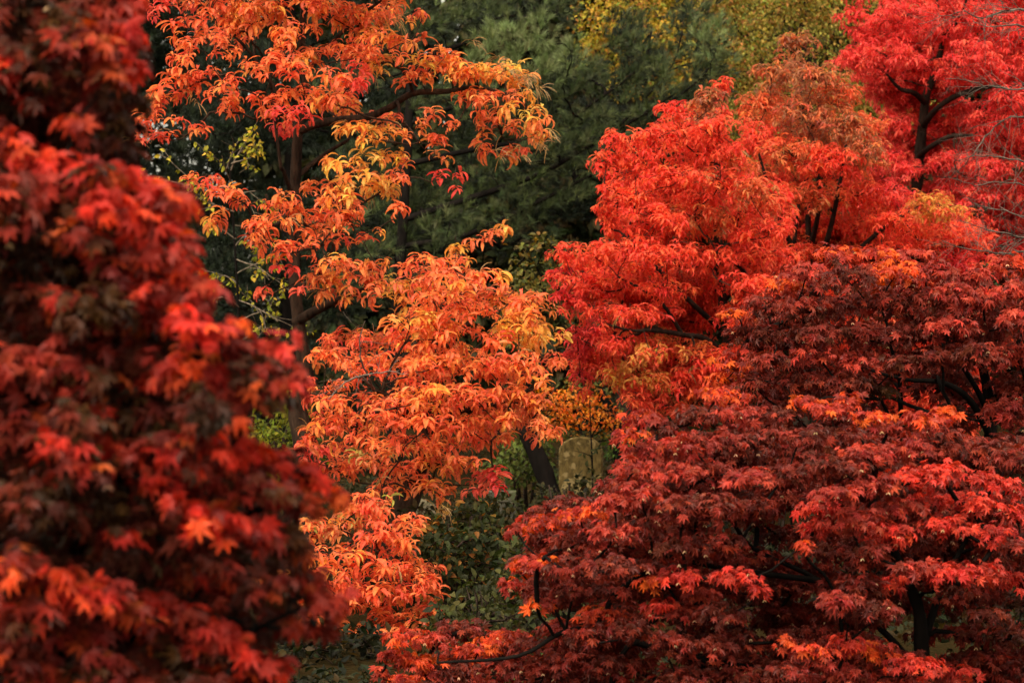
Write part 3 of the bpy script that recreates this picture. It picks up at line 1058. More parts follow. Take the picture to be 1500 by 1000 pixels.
def yellow_shrub():
    D = 29.5
    base = P(352, 500 + CAM_Z / K(D), D)
    t = thing('yellow_shrub', 'spindly shrub with tiny yellow green leaves between the near maple and the orange tree', 'shrub', base)
    g = Geo(); ends = []
    tr = smooth_path(px_path([(352, 838, 4), (350, 700, 3.5), (352, 560, 3), (348, 430, 2), (340, 300, 1.4), (335, 220, 1)], D), 5)
    tube(g, tr[:, :3], tr[:, 3], 6)
    g.build('trunk', M_BARK_BLACK, t, base, True)
    gt = Geo()
    for (x0, y0, x1, y1) in ((350, 470, 400, 440), (350, 440, 430, 465), (350, 420, 330, 380), (348, 400, 385, 370), (346, 380, 420, 400), (345, 350, 310, 330), (344, 330, 390, 330), (343, 310, 300, 280), (342, 290, 380, 260),
                             (340, 270, 305, 225), (338, 250, 350, 200), (345, 360, 385, 310), (352, 500, 395, 470), (352, 520, 380, 500), (350, 450, 320, 420), (341, 280, 260, 250), (341, 275, 220, 240), (352, 560, 400, 540), (339, 240, 370, 215)):
        a, b = P(x0, y0, D), P(x1, y1, D + rng.uniform(-.6, .6))
        fork(gt, a, norm(b - a), np.linalg.norm(b - a) * .75, .009, 2, .55, -.04, ends)
    gl = Geo()
    E = [e for e in ends if rng.random() < .5]
    n = len(E)
    p = np.array([e[0] for e in E]); d = np.array([e[1] for e in E])
    pal = np.array([lin(c) for c in ((178, 164, 56), (152, 146, 50), (120, 124, 44), (196, 160, 60))])
    for rep in range(2):
        c = jitter(pal[rng.integers(0, 4, n)], .15)
        put_leaves(gl, T_SIMPLE, p + rng.normal(0, .015, (n, 3)), norm(d * .4 + rng.normal(0, .5, (n, 3)) + [0, 0, -.6]), norm(rng.normal(0, .6, (n, 3)) + [0, -.5, .6]), rng.uniform(.04, .075, n), c, c)
    build_multi('foliage', [(gl, M_SMALL), (gt, M_BARK_TWIG)], t, base)


yellow_shrub()


def bare_tree():
    D = 24
    base = P(1590, 500 + CAM_Z / K(D), D)
    t = thing('bare_tree', 'leafless tree reaching grey twigs in from the right edge over the crimson leaves', 'tree', base)
    g = Geo()
    tr = smooth_path(px_path([(1590, 917, 16), (1585, 700, 14), (1592, 500, 13), (1590, 300, 11), (1586, 100, 8), (1592, -80, 5)], D), 5)
    tube(g, tr[:, :3], tr[:, 3], 10)
    g.build('trunk', M_BARK_GREY, t, base, True)
    paths = [[(1588, 90, 4), (1520, 25, 3), (1470, 15, 2.4), (1440, 27, 1.8), (1412, 18, 1.3), (1385, 24, .9), (1345, 36, .6)],
             [(1588, 130, 4), (1530, 60, 3), (1490, 38, 2), (1455, 40, 1.2), (1425, 32, .6)],
             [(1590, 180, 4.5), (1540, 135, 3), (1490, 132, 2), (1450, 126, 1.4), (1415, 118, 1), (1385, 116, .6)],
             [(1590, 240, 5), (1530, 180, 3), (1480, 172, 2.2), (1450, 195, 1.6), (1425, 225, 1.2), (1398, 255, .7)],
             [(1590, 300, 4), (1530, 250, 2.6), (1480, 232, 1.8), (1440, 228, 1.2), (1400, 236, .6)],
             [(1590, 310, 4), (1530, 280, 2.6), (1480, 268, 1.6), (1430, 270, 1), (1395, 262, .6)],
             [(1590, 380, 5), (1540, 345, 3.4), (1500, 347, 2.4), (1470, 342, 1.7), (1440, 334, 1.1), (1405, 322, .6)],
             [(1590, 400, 4.5), (1530, 372, 3), (1470, 370, 2), (1420, 366, 1.3), (1380, 352, .7)],
             [(1590, 370, 4), (1530, 330, 2.6), (1480, 312, 1.6), (1440, 302, 1), (1410, 290, .6)]]
    for q in paths:
        q = [(*a, -(1590 - a[0]) / 190 * rng.uniform(.6, 2.0)) for a in q]
        pp = smooth_path(px_path(q, D), 4, .006)
        pp[:, 3] *= .65
        gg = Geo()
        tube(gg, pp[:, :3], pp[:, 3], 6)
        for k in range(6, len(pp) - 1, 1):
            for rep in range(2):
                d = norm(norm(pp[k + 1, :3] - pp[k, :3]) + rng.normal(0, .6, 3))
                fork(gg, pp[k, :3], d, rng.uniform(.12, .30), max(pp[k, 3] * .35, .0012), 1, .6, 0.0, None, 3)
        gg.build('branch', M_BARK_GREY, t, base, True)


bare_tree()

# ------------------------------------------------------------------ sourwoods
ORANGE_A = parse('''250,15,35,26,R;230,-25,50,30,r;300,-25,60,30,r;370,-25,60,30,o;440,-25,60,30,o;520,-20,60,30,o;585,-25,40,25,o;310,12,48,26,r;370,20,48,28,o;400,5,30,20,o;300,68,42,24,r;335,50,35,22,o;360,40,30,18,o;265,45,25,22,r;
250,130,36,26,r;232,178,32,22,r;232,205,30,13,R;225,150,20,16,r;320,155,42,24,r;300,112,34,16,r;340,122,28,14,r;375,100,13,9,o;280,190,26,12,r;265,95,16,16,r;
402,16,16,16,o;450,8,34,18,o;472,28,26,18,o;430,52,36,24,o;420,75,30,22,o;470,85,30,20,o;400,95,34,20,r;440,105,34,20,r;388,145,30,18,r;440,140,42,20,r;400,168,26,16,r;430,168,36,17,R;415,192,22,18,R;
480,130,34,24,o;500,165,26,32,o;490,20,36,24,o;520,42,36,26,o;552,28,44,24,o;530,82,32,22,r;560,65,36,26,o;600,60,40,22,o;620,24,10,10,o;590,95,40,20,y;640,90,40,20,o;610,115,34,14,o;
660,105,40,20,o;700,108,44,26,y;740,108,38,22,y;768,122,20,20,y;680,140,38,18,o;730,150,40,24,o;768,165,32,28,y;786,195,15,18,y;735,192,40,20,o;712,212,22,12,r;757,212,28,12,r;
512,68,20,14,r;526,98,16,12,R;510,122,20,16,R;500,150,24,20,r;525,190,34,16,y;560,175,28,14,o;592,175,32,11,o;635,166,20,11,o;662,180,20,10,o;560,200,38,17,y;610,198,20,15,o;640,208,14,12,r;640,230,18,11,o;659,258,17,16,R;
520,240,42,20,y;575,235,28,20,y;588,255,15,18,o;530,265,38,15,y;500,280,28,14,y;585,310,13,18,o;560,275,32,12,y;
300,268,34,15,r;340,285,34,12,o;320,308,20,11,o;365,300,30,15,r;440,290,34,16,o;420,310,30,16,r;480,275,34,18,o;390,330,34,20,r;450,325,38,18,r;500,305,38,20,o;520,330,34,20,o;535,355,18,11,r;
382,350,25,16,r;420,365,44,17,r;470,355,36,18,r;410,395,20,14,R;385,430,6,8,R;440,425,8,9,R;455,400,25,15,r;490,385,34,17,o;480,410,24,16,o;520,395,34,20,o;542,420,34,22,o;552,388,24,15,o;510,432,28,15,o;590,440,32,20,y;570,412,34,16,y;
675,362,12,7,y;700,356,18,9,o;722,344,14,10,o;738,328,7,11,y''')


def orange_A():
    C, R = (440, 230), (420, 300)
    ms = make_mounds(ORANGE_A, 27, 1.3, C, R, .9, ((0, 1),), .2, clear=((437, 200, 4), (433, 240, 8), (433, 265, 8), (500, 176, 0), (560, 168, 0), (600, 140, 0), (640, 136, 0)))
    back = [m for m in ORANGE_A if rng.random() < .3 and 300 < m[0] < 620 and m[1] < 330]
    ms += make_mounds(back, 28.6, -.6, C, R, .9, ((0, 1),), .3)
    ms += make_mounds(region(lambda x, y: abs(x - 440) < 260 + y * .5, 200, 690, -420, -60, 40, 60, 34, 'o'), 27, .9, (440, -200), (300, 260), 1.0, ((0, 1),), .5)  # unseen upper crown above the view, added to shade the hollow
    tas = Geo()

    def crown(g, mm, tw):
        sourwood_crown(g, mm, .135, .86, .06, tw, .15, tas, .04, .9)
        for (x, y) in ((745, 105), (770, 110), (778, 130), (765, 120), (790, 205), (800, 215), (735, 225), (760, 225), (570, 30), (585, 20), (545, 110), (200, 205), (225, 195), (290, 150), (275, 130), (330, 130), (775, 115), (785, 125), (800, 200), (690, 60), (730, 90)):
            pp = P(x, y, 25.9 + rng.normal(0, .15))
            for r in range(2):
                tassel(tas, pp + rng.normal(0, .03, 3), norm(np.array([rng.normal(.2, .4), -.4, .3])))
        return [('seed_tassels', tas, M_SEED)]
    trunk = [(462, 872, 24), (450, 760, 20), (448, 660, 18), (436, 600, 15), (448, 560, 12.5), (444, 520, 10.5), (436, 460, 9.5), (431, 400, 8.5), (432, 330, 8), (433, 260, 8), (437, 190, 7), (447, 120, 5.5), (442, 50, 5), (450, -60, 4.5), (446, -240, 3), (448, -380, 1.5)]
    L = [[(438, 192, 7), (462, 182, 6.5, -.1), (500, 176, 6, -.3), (540, 171, 5.5, -.5), (572, 157, 5, -.6), (605, 137, 4.5, -.7), (655, 134, 4, -.8), (700, 128, 2.5, -.9), (750, 140, 1.5, -.9)],
         [(433, 472, 8), (462, 455, 7, -.2), (490, 441, 6, -.4), (530, 425, 4, -.6), (560, 412, 3, -.7)],
         [(436, 200, 5), (420, 160, 4, .2), (390, 110, 3, .2), (360, 70, 2.5, .1), (320, 30, 2, 0)],
         [(433, 300, 4), (415, 250, 3, -.3), (410, 235, 2.5, -.4), (395, 105, 2, -.4)],
         [(434, 260, 4), (470, 230, 3, .2), (510, 205, 2.5, .1)],
         [(448, 110, 4), (480, 70, 3.5, .1), (520, 30, 3, 0), (560, 0, 2, -.1)],
         [(432, 300, 3.5), (400, 330, 2.6, -.4), (390, 285, 2, -.6)],
         [(433, 420, 3.5), (470, 400, 2.5, -.6), (500, 330, 2, -.8)],
         [(590, 385, 2, -.3), (640, 385, 1.6, -.3), (680, 365, 1.2, -.3), (738, 325, .7, -.3)]]
    build_tree('orange_sourwood', 'tall orange leaved tree with drooping leaf tufts, brown trunk against dark pine', 'tree', trunk, 27, ms, crown, M_SOUR, M_BARK_BR,
               tipr=.0045, trunk2=L, wob=.02, limb_min=4)


orange_A()

ORANGE_B = parse('''620,385,40,16,r;660,383,34,14,o;650,410,52,20,o;700,412,44,18,o;740,438,38,20,o;610,420,34,18,o;780,448,28,24,o;640,450,52,20,o;600,470,40,18,y;690,460,44,20,r;760,480,40,26,y;806,490,24,14,y;730,500,40,20,r;650,490,44,20,o;
590,500,44,20,r;520,500,42,20,r;480,522,28,20,r;530,540,34,20,r;600,540,40,22,r;660,530,44,22,o;720,540,44,20,r;770,530,38,18,o;790,548,32,18,o;815,530,13,16,r;480,570,28,24,r;530,590,38,20,r;475,620,24,24,r;520,640,38,20,r;580,590,44,20,o;640,580,44,20,o;
700,580,44,20,r;750,580,38,20,o;790,590,24,20,o;560,620,30,18,r;620,620,44,20,r;680,620,44,18,r;740,610,34,17,o;778,610,20,17,o;803,640,15,18,o;790,625,18,15,o;720,640,34,15,r;590,655,44,18,r;650,650,38,16,o;540,670,44,18,g;490,680,34,16,r;
580,690,44,18,r;630,685,38,17,o;680,680,30,17,o;722,685,14,14,R;712,712,18,15,R;650,722,18,15,o;622,712,20,14,o;560,712,38,14,r;540,738,26,14,r;450,665,26,16,R;460,640,20,18,r''')
ORANGE_L = parse('''560,950,34,14,g;600,935,28,14,r;630,915,24,14,g;520,970,30,12,r;480,955,28,14,g;640,895,20,14,r;
565,745,34,18,g;600,760,26,14,r;520,745,34,18,r;640,850,22,16,r;610,835,30,18,r;570,845,40,20,r;520,880,40,20,r;560,925,34,16,r;620,900,26,14,g;520,955,30,14,r;470,930,30,18,r;430,890,26,18,r;410,860,26,18,r;480,840,40,20,r;450,985,26,14,r;
450,768,34,17,o;500,770,44,18,g;550,782,44,20,r;590,812,38,20,r;622,830,24,16,g;540,822,44,20,r;480,812,44,20,o;600,858,38,18,r;638,878,18,14,g;550,870,44,18,r;490,862,44,20,r;540,908,44,18,r;590,902,28,16,r;500,932,28,13,g;550,945,18,12,R;
470,958,9,8,R;440,850,26,20,o;430,805,28,20,o;400,790,26,18,r;390,830,28,20,r;460,900,30,18,r;600,790,22,15,r''')


def orange_B():
    C, R = (640, 570), (220, 230)
    ms = make_mounds(ORANGE_B, 25.6, 1.1, C, R, .9, ((0, 1), (.7, .8)), .18)
    ms += make_mounds(ORANGE_L, 23.4, .6, (520, 850), (150, 120), .9, ((0, 1), (.6, .7)), .15)
    ms += make_mounds([m for m in ORANGE_B if rng.random() < .4], 26.6, -.5, C, R, .9, ((0, 1),), .3)
    tas = Geo()

    def crown(g, mm, tw):
        sourwood_crown(g, mm, .13, .9, .055, tw, .2, tas, .02, .9)
        for (x, y) in ((645, 740), (655, 745), (640, 750), (560, 700), (625, 830), (640, 860), (540, 930), (520, 945), (500, 940), (660, 880)):
            tassel(tas, P(x, y, 24.3), norm(np.array([rng.normal(0, .4), -.4, .2])))
        return [('seed_tassels', tas, M_SEED)]

    def extra(t, base):
        gd = Geo()
        for (pts) in ([(560, 590, 2.8), (545, 566, 2.4, -.5), (525, 552, 1.8, -.8), (505, 560, 1.2, -.9), (480, 585, .6, -1)],
                      [(545, 566, 1.6, -.5), (530, 530, 1.4, -.8), (528, 500, 1, -.9), (535, 470, .6, -1)],
                      [(525, 552, 1.4, -.8), (560, 545, 1, -.9), (600, 548, .6, -1)]):
            pp = smooth_path(px_path(pts, 25.2), 4, .006)
            tube(gd, pp[:, :3], pp[:, 3], 5)
            for k in range(2, len(pp) - 1):
                if rng.random() < .5:
                    continue
                d = norm(norm(pp[k + 1, :3] - pp[k, :3]) + rng.normal(0, .8, 3))
                fork(gd, pp[k, :3], d, rng.uniform(.12, .3), .003, 1, .6, 0, None, 3)
        gd.build('dead_branch', M_BARK_GREY, t, base, True)
    trunk = [(572, 880, 22), (578, 800, 19), (586, 765, 17), (603, 720, 16), (611, 690, 14), (625, 640, 12), (640, 570, 10), (645, 500, 7), (650, 430, 4)]
    L = [[(640, 590, 5), (600, 605, 5, -.3), (585, 590, 4.5, -.5), (560, 575, 4, -.7)],
         [(645, 520, 4.5), (690, 470, 3.5, -.3), (700, 440, 3, -.4), (695, 425, 2, -.4)],
         [(625, 640, 5), (680, 600, 4, -.2), (730, 590, 3, -.4), (780, 570, 2, -.5)],
         [(580, 790, 6), (560, 790, 5, -.6), (520, 800, 4, -1.2), (470, 820, 2.5, -1.5)]]
    build_tree('orange_sourwood', 'lower spreading orange red tree left of the headstone, dense drooping leaves', 'tree', trunk, 25.6, ms, crown, M_SOUR, M_BARK_BR,
               tipr=.0045, trunk2=L, wob=.02, extra=extra, limb_min=4)


orange_B()

RED_C = parse('''1060,130,16,16,s;1040,152,30,24,b;985,165,30,18,s;960,200,44,20,s;905,210,32,20,s;888,235,20,18,s;930,250,44,20,s;1000,200,44,24,s;1050,200,44,28,s;990,260,50,24,s;1050,270,44,24,s;893,275,20,12,s;930,295,44,16,s;888,310,20,15,s;893,330,14,10,s;
960,320,50,20,s;1020,320,44,22,s;1080,320,50,24,s;828,372,28,17,s;818,398,20,12,S;870,370,34,17,s;920,365,50,20,s;980,375,50,20,s;1050,380,50,20,s;1110,380,44,24,s;850,410,44,15,s;900,420,50,18,s;970,425,44,18,s;1030,430,44,18,s;1090,420,40,20,s;1130,420,34,24,s;
828,440,25,14,S;870,455,44,14,s;930,460,40,14,s;1000,465,40,14,s;1050,470,36,16,s;850,490,34,14,S;900,500,36,14,s;848,520,20,14,S;960,520,44,16,l;1020,520,40,18,s;900,545,34,12,l;850,548,14,9,S;950,560,44,16,l;1000,560,40,20,s;930,585,30,16,s;960,600,36,14,s;
1000,600,26,16,s;930,618,16,12,S;1100,480,40,24,s;1110,520,40,24,s;1060,530,40,20,s;1060,580,40,20,s;1120,340,40,24,s;1100,280,36,24,n;1140,460,36,26,s;1070,240,36,24,n''')
RUSSET_D = parse('''1165,72,30,24,b;1130,108,30,20,b;1190,118,44,24,b;1228,140,34,20,n;1120,158,44,24,n;1180,168,50,28,b;1240,188,40,24,b;1100,208,40,28,n;1160,228,50,28,n;1220,238,44,28,n;1268,220,34,20,b;1130,278,44,24,n;1190,288,50,24,n;1250,288,44,24,n;1308,280,34,20,c;
1170,338,52,24,s;1240,338,54,20,s;1310,328,44,20,s;1358,300,34,20,l;1378,312,34,16,l;1300,368,44,16,s;1390,342,36,18,n;1350,350,40,18,s;1200,380,44,20,s;1140,380,40,22,s;1250,400,44,22,s;1330,400,44,22,s;1180,430,44,22,s;1400,390,44,20,S;1260,450,50,24,s;1340,450,50,24,s;1420,440,44,24,s;
1200,500,50,26,s;1280,520,50,26,s;1360,520,50,26,n;1440,510,50,26,s;1290,590,50,26,n;1370,590,50,26,s;1440,590,50,26,s;1220,580,50,26,s;1330,640,50,26,n;1420,660,50,26,s''')
CRIMSON_E = parse('''1250,28,22,16,c;1280,58,40,24,c;1258,88,34,20,c;1330,28,44,24,c;1310,88,44,28,c;1360,78,44,28,c;1400,28,40,28,c;1450,38,44,28,c;1490,68,34,28,c;1420,88,44,24,c;1300,138,34,20,c;1340,122,34,20,c;1400,112,34,14,c;1452,108,44,16,c;1480,150,34,24,c;1400,162,26,12,c;
1310,180,24,16,c;1400,190,34,15,c;1450,178,40,20,c;1480,210,34,20,c;1400,240,44,18,c;1450,250,44,20,c;1330,250,34,16,c;1300,230,24,15,c;1490,280,34,20,c;1430,290,34,16,c;1290,-10,50,26,c;1370,-20,50,26,c;1450,-20,50,26,c;1520,0,40,26,c;1530,100,40,30,c;1530,200,40,30,c;
1470,330,44,22,S;1440,360,44,20,S;1520,300,40,24,c;1500,370,40,20,S;1400,280,34,16,c;1350,200,30,16,c;1290,30,26,18,c''')


# the crowns grade into one another
ORANGE_L = [(*m[:4], 'o' if m[4] == 'r' and rng.random() < .5 else m[4], m[5]) for m in ORANGE_L]
RED_C = [(*m[:4], 'n' if m[0] > 980 and rng.random() < .22 else m[4], m[5]) for m in RED_C]
RUSSET_D = [(*m[:4], 's' if m[1] > 180 and rng.random() < .38 else m[4], m[5]) for m in RUSSET_D]


def red_sourwood(name, label, spec, D, Df, C, R, trunk, L, leaf, layers, tas_p=0.01, foot=.042, per=1.25, bark=M_BARK, tipr=.004, slim=.8, clear=(), fill=None):
    ms = make_mounds(spec, D, Df, C, R, .9, layers, .25, clear=clear)
    if fill:
        ms += make_mounds(fill, D + .5, -.2, C, R, 1.0, ((0, 1),), .3, clear=clear)
    tas = Geo()

    def crown(g, mm, tw):
        sourwood_crown(g, mm, leaf, per, foot, tw, .3, tas, tas_p, slim)
        return [('seed_tassels', tas, M_SEED)]
    return build_tree(name, label, 'tree', trunk, D, ms, crown, M_SOUR, bark, tipr=tipr, trunk2=L, wob=.02, limb_min=4)


red_sourwood('red_sourwood', 'bright scarlet tree with drooping leaves right of the pine', RED_C, 33, 1.6, (1000, 380), (220, 270),
             [(1085, 800, 13), (1080, 650, 11), (1072, 540, 9), (1062, 470, 8), (1055, 400, 6), (1050, 300, 6), (1050, 200, 3.5)],
             [[(1072, 545, 5), (1040, 500, 4.6, -.5), (1000, 490, 4.2, -.9), (960, 484, 3.4, -1.2), (925, 484, 2.2, -1.4), (890, 475, 1.6, -1.5)],
              [(1066, 490, 5), (1020, 450, 4, -.6), (970, 400, 3, -1), (920, 350, 2, -1.2)],
              [(1000, 490, 3.4, -.9), (965, 440, 2.6, -1.2), (905, 405, 1.6, -1.4)],
              [(1060, 440, 5), (1090, 400, 4, -.5), (1050, 370, 2, -1.2)]],
             .12, ((0, 1), (.9, .85), (2.2, .5)), clear=((960, 484, 4), (990, 490, 4), (1020, 470, 0), (930, 484, 0), (1000, 440, 0)), fill=region(lambda x, y: y > 175 + max(0, 1050 - x) * .5 and (x > 900 or y > 400), 850, 1130, 180, 580, 60, 36, 26, 's'))
red_sourwood('russet_sourwood', 'russet brown topped tree turning red below, between the scarlet and crimson trees', RUSSET_D, 37, 1.6, (1240, 290), (220, 260),
             [(1200, 765, 11), (1196, 600, 9), (1190, 480, 7), (1186, 400, 5.5), (1184, 330, 4.5), (1180, 240, 3), (1175, 120, 2)],
             [[(1190, 420, 5), (1215, 340, 4, -.6), (1230, 270, 3, -1.0), (1240, 210, 1.6, -1.2)],
              [(1188, 410, 5), (1150, 340, 4, -.6), (1128, 280, 3, -1.0), (1110, 220, 1.6, -1.2)],
              [(1186, 370, 4.5), (1200, 300, 3.5, -.9), (1195, 220, 2, -1.3)],
              [(1192, 450, 6), (1245, 380, 4.5, -.5), (1300, 330, 3, -.9), (1350, 300, 1.8, -1.1)],
              [(1190, 430, 5), (1165, 370, 3.5, -.9), (1170, 300, 2.4, -1.3)]],
             .12, ((0, 1), (.9, .85), (2.0, .5)), clear=((1186, 330, 0), (1130, 290, 0), (1190, 390, 0), (1240, 330, 0)), fill=region(lambda x, y: y > 130 + abs(x - 1175) * .7, 1100, 1400, 140, 450, 34, 36, 26, 'n') + region(lambda x, y: y > 320, 1120, 1420, 320, 460, 22, 36, 26, 's'))
red_sourwood('crimson_sourwood', 'crimson tree at the top right with a dark forked trunk', CRIMSON_E, 43, 1.4, (1400, 130), (210, 220),
             [(1335, 690, 18), (1338, 500, 14), (1340, 330, 9), (1346, 240, 8), (1352, 180, 7.5), (1357, 140, 6), (1368, 110, 5), (1380, 60, 4), (1372, 0, 3), (1375, -60, 3)],
             [[(1352, 185, 5), (1372, 160, 4.6, -.8), (1400, 141, 4.2, -1.2), (1440, 129, 3.4, -1.5), (1490, 126, 2.6, -1.7), (1540, 110, 2.5, -1.8)],
              [(1347, 228, 5), (1365, 214, 4, -.8), (1392, 200, 3.4, -1.2), (1425, 198, 2, -1.5)],
              [(1355, 150, 5), (1338, 136, 4, -.8), (1318, 130, 3, -1.1), (1298, 108, 1.5, -1.3)],
              [(1380, 60, 4), (1395, 40, 3.4, -.9), (1410, 20, 2.6, -1.2), (1420, -20, 1.6, -1.4)]],
             .125, ((0, 1), (1.0, .8), (2.4, .5)), clear=((1348, 220, 8), (1352, 180, 8), (1375, 158, 6), (1400, 141, 4), (1440, 129, 2), (1358, 145, 5), (1372, 90, 2), (1320, 130, 0), (1385, 203, 3)), fill=region(lambda x, y: y > 20 + abs(x - 1380) * .25, 1260, 1520, 0, 330, 40, 36, 26, 'c'))

# ------------------------------------------------------------------ maples
MAPLE_G = parse('''1220,366,22,8,O;1236,374,26,11,O;1290,376,34,13,O;1340,374,26,11,M;1180,400,40,15,M;1240,405,44,17,m;1310,400,44,17,O;1370,396,26,15,M;1420,405,34,15,M;1470,388,30,17,O;1150,420,26,12,O;1120,445,34,15,m;1170,450,40,17,m;1230,450,40,17,m;1290,445,44,18,m;
1350,440,34,18,m;1400,435,40,18,M;1440,445,30,18,M;1480,430,28,18,M;1082,460,28,9,O;1098,488,30,15,m;1130,492,30,15,m;1190,490,40,17,m;1250,490,34,15,m;1310,490,36,16,m;1390,480,40,20,M;1450,480,34,18,m;1490,470,28,18,M;1082,530,38,16,O;1130,530,34,15,m;
1200,520,44,16,M;1260,530,40,17,M;1320,532,34,14,m;1380,525,38,16,m;1440,520,34,20,m;1490,520,28,20,M;1062,555,28,12,O;1110,565,38,15,m;1180,560,40,17,m;1240,560,34,15,m;1470,605,32,20,M;1495,570,24,24,m;1530,400,40,24,M;1530,460,40,24,m;1530,530,40,24,m;1520,610,36,24,m;
1480,645,30,16,m;1390,600,18,10,D;1290,570,24,10,D;1160,600,40,15,m;1490,690,26,14,D''')
MAPLE_H = parse('''940,610,26,12,O;970,625,26,15,m;920,640,22,15,O;960,660,38,18,M;930,685,30,15,M;915,710,24,12,M;1180,590,26,11,O;1245,585,20,13,O;1215,600,34,12,O;1280,612,30,13,O;1340,615,26,13,O;1385,610,20,15,O;1368,635,24,16,M;1300,630,34,13,M;1050,580,34,13,O;1020,612,34,16,m;
1080,610,38,16,M;1130,610,34,16,m;1170,640,38,16,m;1230,640,38,16,m;1060,650,38,18,m;1110,650,38,18,m;1010,650,38,18,M;
757,775,22,9,O;800,765,34,13,O;850,755,34,13,O;900,735,30,13,M;940,720,34,15,M;990,690,38,16,M;1040,690,38,16,M;1100,700,38,16,M;1150,690,38,16,m;1220,680,42,16,m;1270,665,38,16,M;1330,660,38,18,M;1380,690,34,15,K;1440,702,30,15,K;1480,715,22,15,K;
1340,700,46,18,K;1280,710,42,16,M;1230,725,38,16,M;1202,745,34,14,K;1192,775,20,14,K;1180,800,11,9,O;1250,760,38,18,M;1310,745,42,16,M;1370,735,42,16,K;1430,740,38,18,K;1490,755,26,18,K;1300,780,38,18,K;1270,810,30,15,m;1340,780,34,15,m;1390,770,38,15,K;1450,780,34,16,K;
800,790,38,15,m;850,790,38,16,m;900,780,38,16,M;950,770,38,16,m;1000,740,38,18,m;1050,740,38,18,m;1110,745,38,16,m;758,830,20,12,O;788,825,30,13,O;840,830,38,16,m;900,830,38,16,m;950,830,38,15,m;1000,800,38,18,m;1060,795,34,16,m;748,858,13,15,O;788,860,25,15,m;787,886,20,12,O;840,865,34,16,m;
1340,830,30,13,M;1380,840,38,18,K;1430,836,34,15,K;1470,850,26,16,K;1310,855,18,15,K;1230,880,30,18,M;1260,855,34,16,m;1290,895,30,16,m;1480,800,30,14,m;1500,880,30,16,D;1450,900,30,14,D;1480,930,34,15,D;
960,850,26,14,O;1000,845,30,16,K;1030,872,26,12,M;1080,845,34,15,K;1112,865,15,11,K;970,890,26,15,K;1000,900,34,16,m;1060,900,38,18,m;880,900,34,15,O;860,930,34,15,m;920,920,38,16,m;980,940,38,16,m;1040,950,38,18,m;900,865,30,15,m;
1150,940,15,8,O;1190,955,30,15,O;1240,942,26,15,K;1280,952,34,16,O;1340,975,42,15,K;1400,985,36,12,K;1220,985,42,16,M;1150,985,34,12,m;1090,990,40,16,m;1280,1000,44,16,M;1340,1010,44,18,M;1420,1015,44,16,m;1160,1020,50,18,m;
600,932,38,12,O;640,937,26,12,O;580,960,26,14,O;620,970,36,15,O;740,932,38,11,O;780,946,34,11,m;700,952,34,13,O;680,980,38,14,m;740,975,38,14,m;800,982,38,14,m;558,985,14,11,O;850,970,38,16,m;900,975,38,16,m;600,1000,40,14,O;660,1010,44,16,m;780,1015,50,16,m;900,1015,50,18,m;1000,1000,50,18,m''')


def maple(name, label, spec, D, Df, C, R, trunk, L, leaf, layers, per, seed_p, deep, tipr=.004, temps=None, bark=M_BARK_BLACK, jit=.15, limb_min=5, flat=1.0, fill=None, inner=.3):
    ms = make_mounds(spec, D, Df, C, R, flat, layers, jit, deep)
    if fill:
        ms += make_mounds(fill, D + .3, -.3, C, R, flat, ((0, 1),), .3)
    seeds = Geo()

    def crown(g, mm, tw):
        maple_crown(g, mm, leaf, per, inner, temps, seeds, seed_p)
        return [('seed_keys', seeds, M_SEED)]
    return build_tree(name, label, 'maple tree', trunk, D, ms, crown, M_MAPLE, bark, tipr=tipr, trunk2=L, wob=.03, limb_min=limb_min)


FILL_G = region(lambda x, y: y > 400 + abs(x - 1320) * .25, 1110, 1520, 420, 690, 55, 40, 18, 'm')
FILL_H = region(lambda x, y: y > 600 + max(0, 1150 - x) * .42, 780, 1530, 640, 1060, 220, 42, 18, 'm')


maple('japanese_maple', 'dark maroon maple with orange fringed top at the right edge, behind the brighter lower one', MAPLE_G, 17.2, 1.0, (1340, 500), (300, 200),
      [(1475, 1090, 14), (1468, 900, 12), (1460, 760, 11), (1452, 660, 10), (1450, 600, 9), (1440, 540, 6.5), (1420, 480, 5), (1400, 430, 3)],
      [[(1452, 640, 6), (1420, 585, 5, -.2), (1380, 560, 4, -.3), (1330, 556, 3, -.3), (1270, 540, 2, -.2), (1180, 500, 1.5, 0)],
       [(1451, 610, 5), (1425, 560, 4, -.2), (1395, 520, 3, -.3), (1340, 470, 2, -.3)],
       [(1460, 760, 7), (1380, 700, 5, .2), (1325, 640, 4, .3), (1318, 560, 3.4, .2), (1300, 490, 2, .1)],
       [(1325, 650, 3, .3), (1298, 600, 2.4, .2), (1260, 520, 1.5, 0)],
       [(1450, 600, 5), (1480, 540, 4, -.1), (1500, 470, 2.5, -.2)]],
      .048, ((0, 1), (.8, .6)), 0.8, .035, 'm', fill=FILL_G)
maple('japanese_maple', 'spreading crimson and maroon maple filling the lower right, sprays of star shaped leaves', MAPLE_H, 14.4, 1.1, (1130, 830), (420, 260),
      [(1362, 1215, 18), (1358, 1050, 14), (1350, 950, 11), (1345, 890, 9), (1320, 830, 7), (1290, 760, 5.5), (1270, 700, 4)],
      [[(1355, 1000, 7), (1300, 930, 5, .3), (1200, 850, 4, .3), (1100, 800, 3.4, .2), (1060, 740, 3.4, -.1), (1000, 700, 2, -.2)],
       [(1350, 950, 7), (1380, 860, 5, .2), (1420, 780, 3.6, .2), (1450, 720, 3, -.5)],
       [(1358, 1060, 8), (1200, 1000, 6, -.1), (1000, 960, 6, -.3), (850, 920, 4, -.4), (760, 960, 3, -.5), (640, 970, 2, -.4)],
       [(1200, 850, 5, .1), (1050, 830, 4, 0), (920, 800, 3, -.1), (800, 785, 2, -.1)]],
      .043, ((0, 1), (.55, .8)), 0.8, .035, 'm', fill=FILL_H)

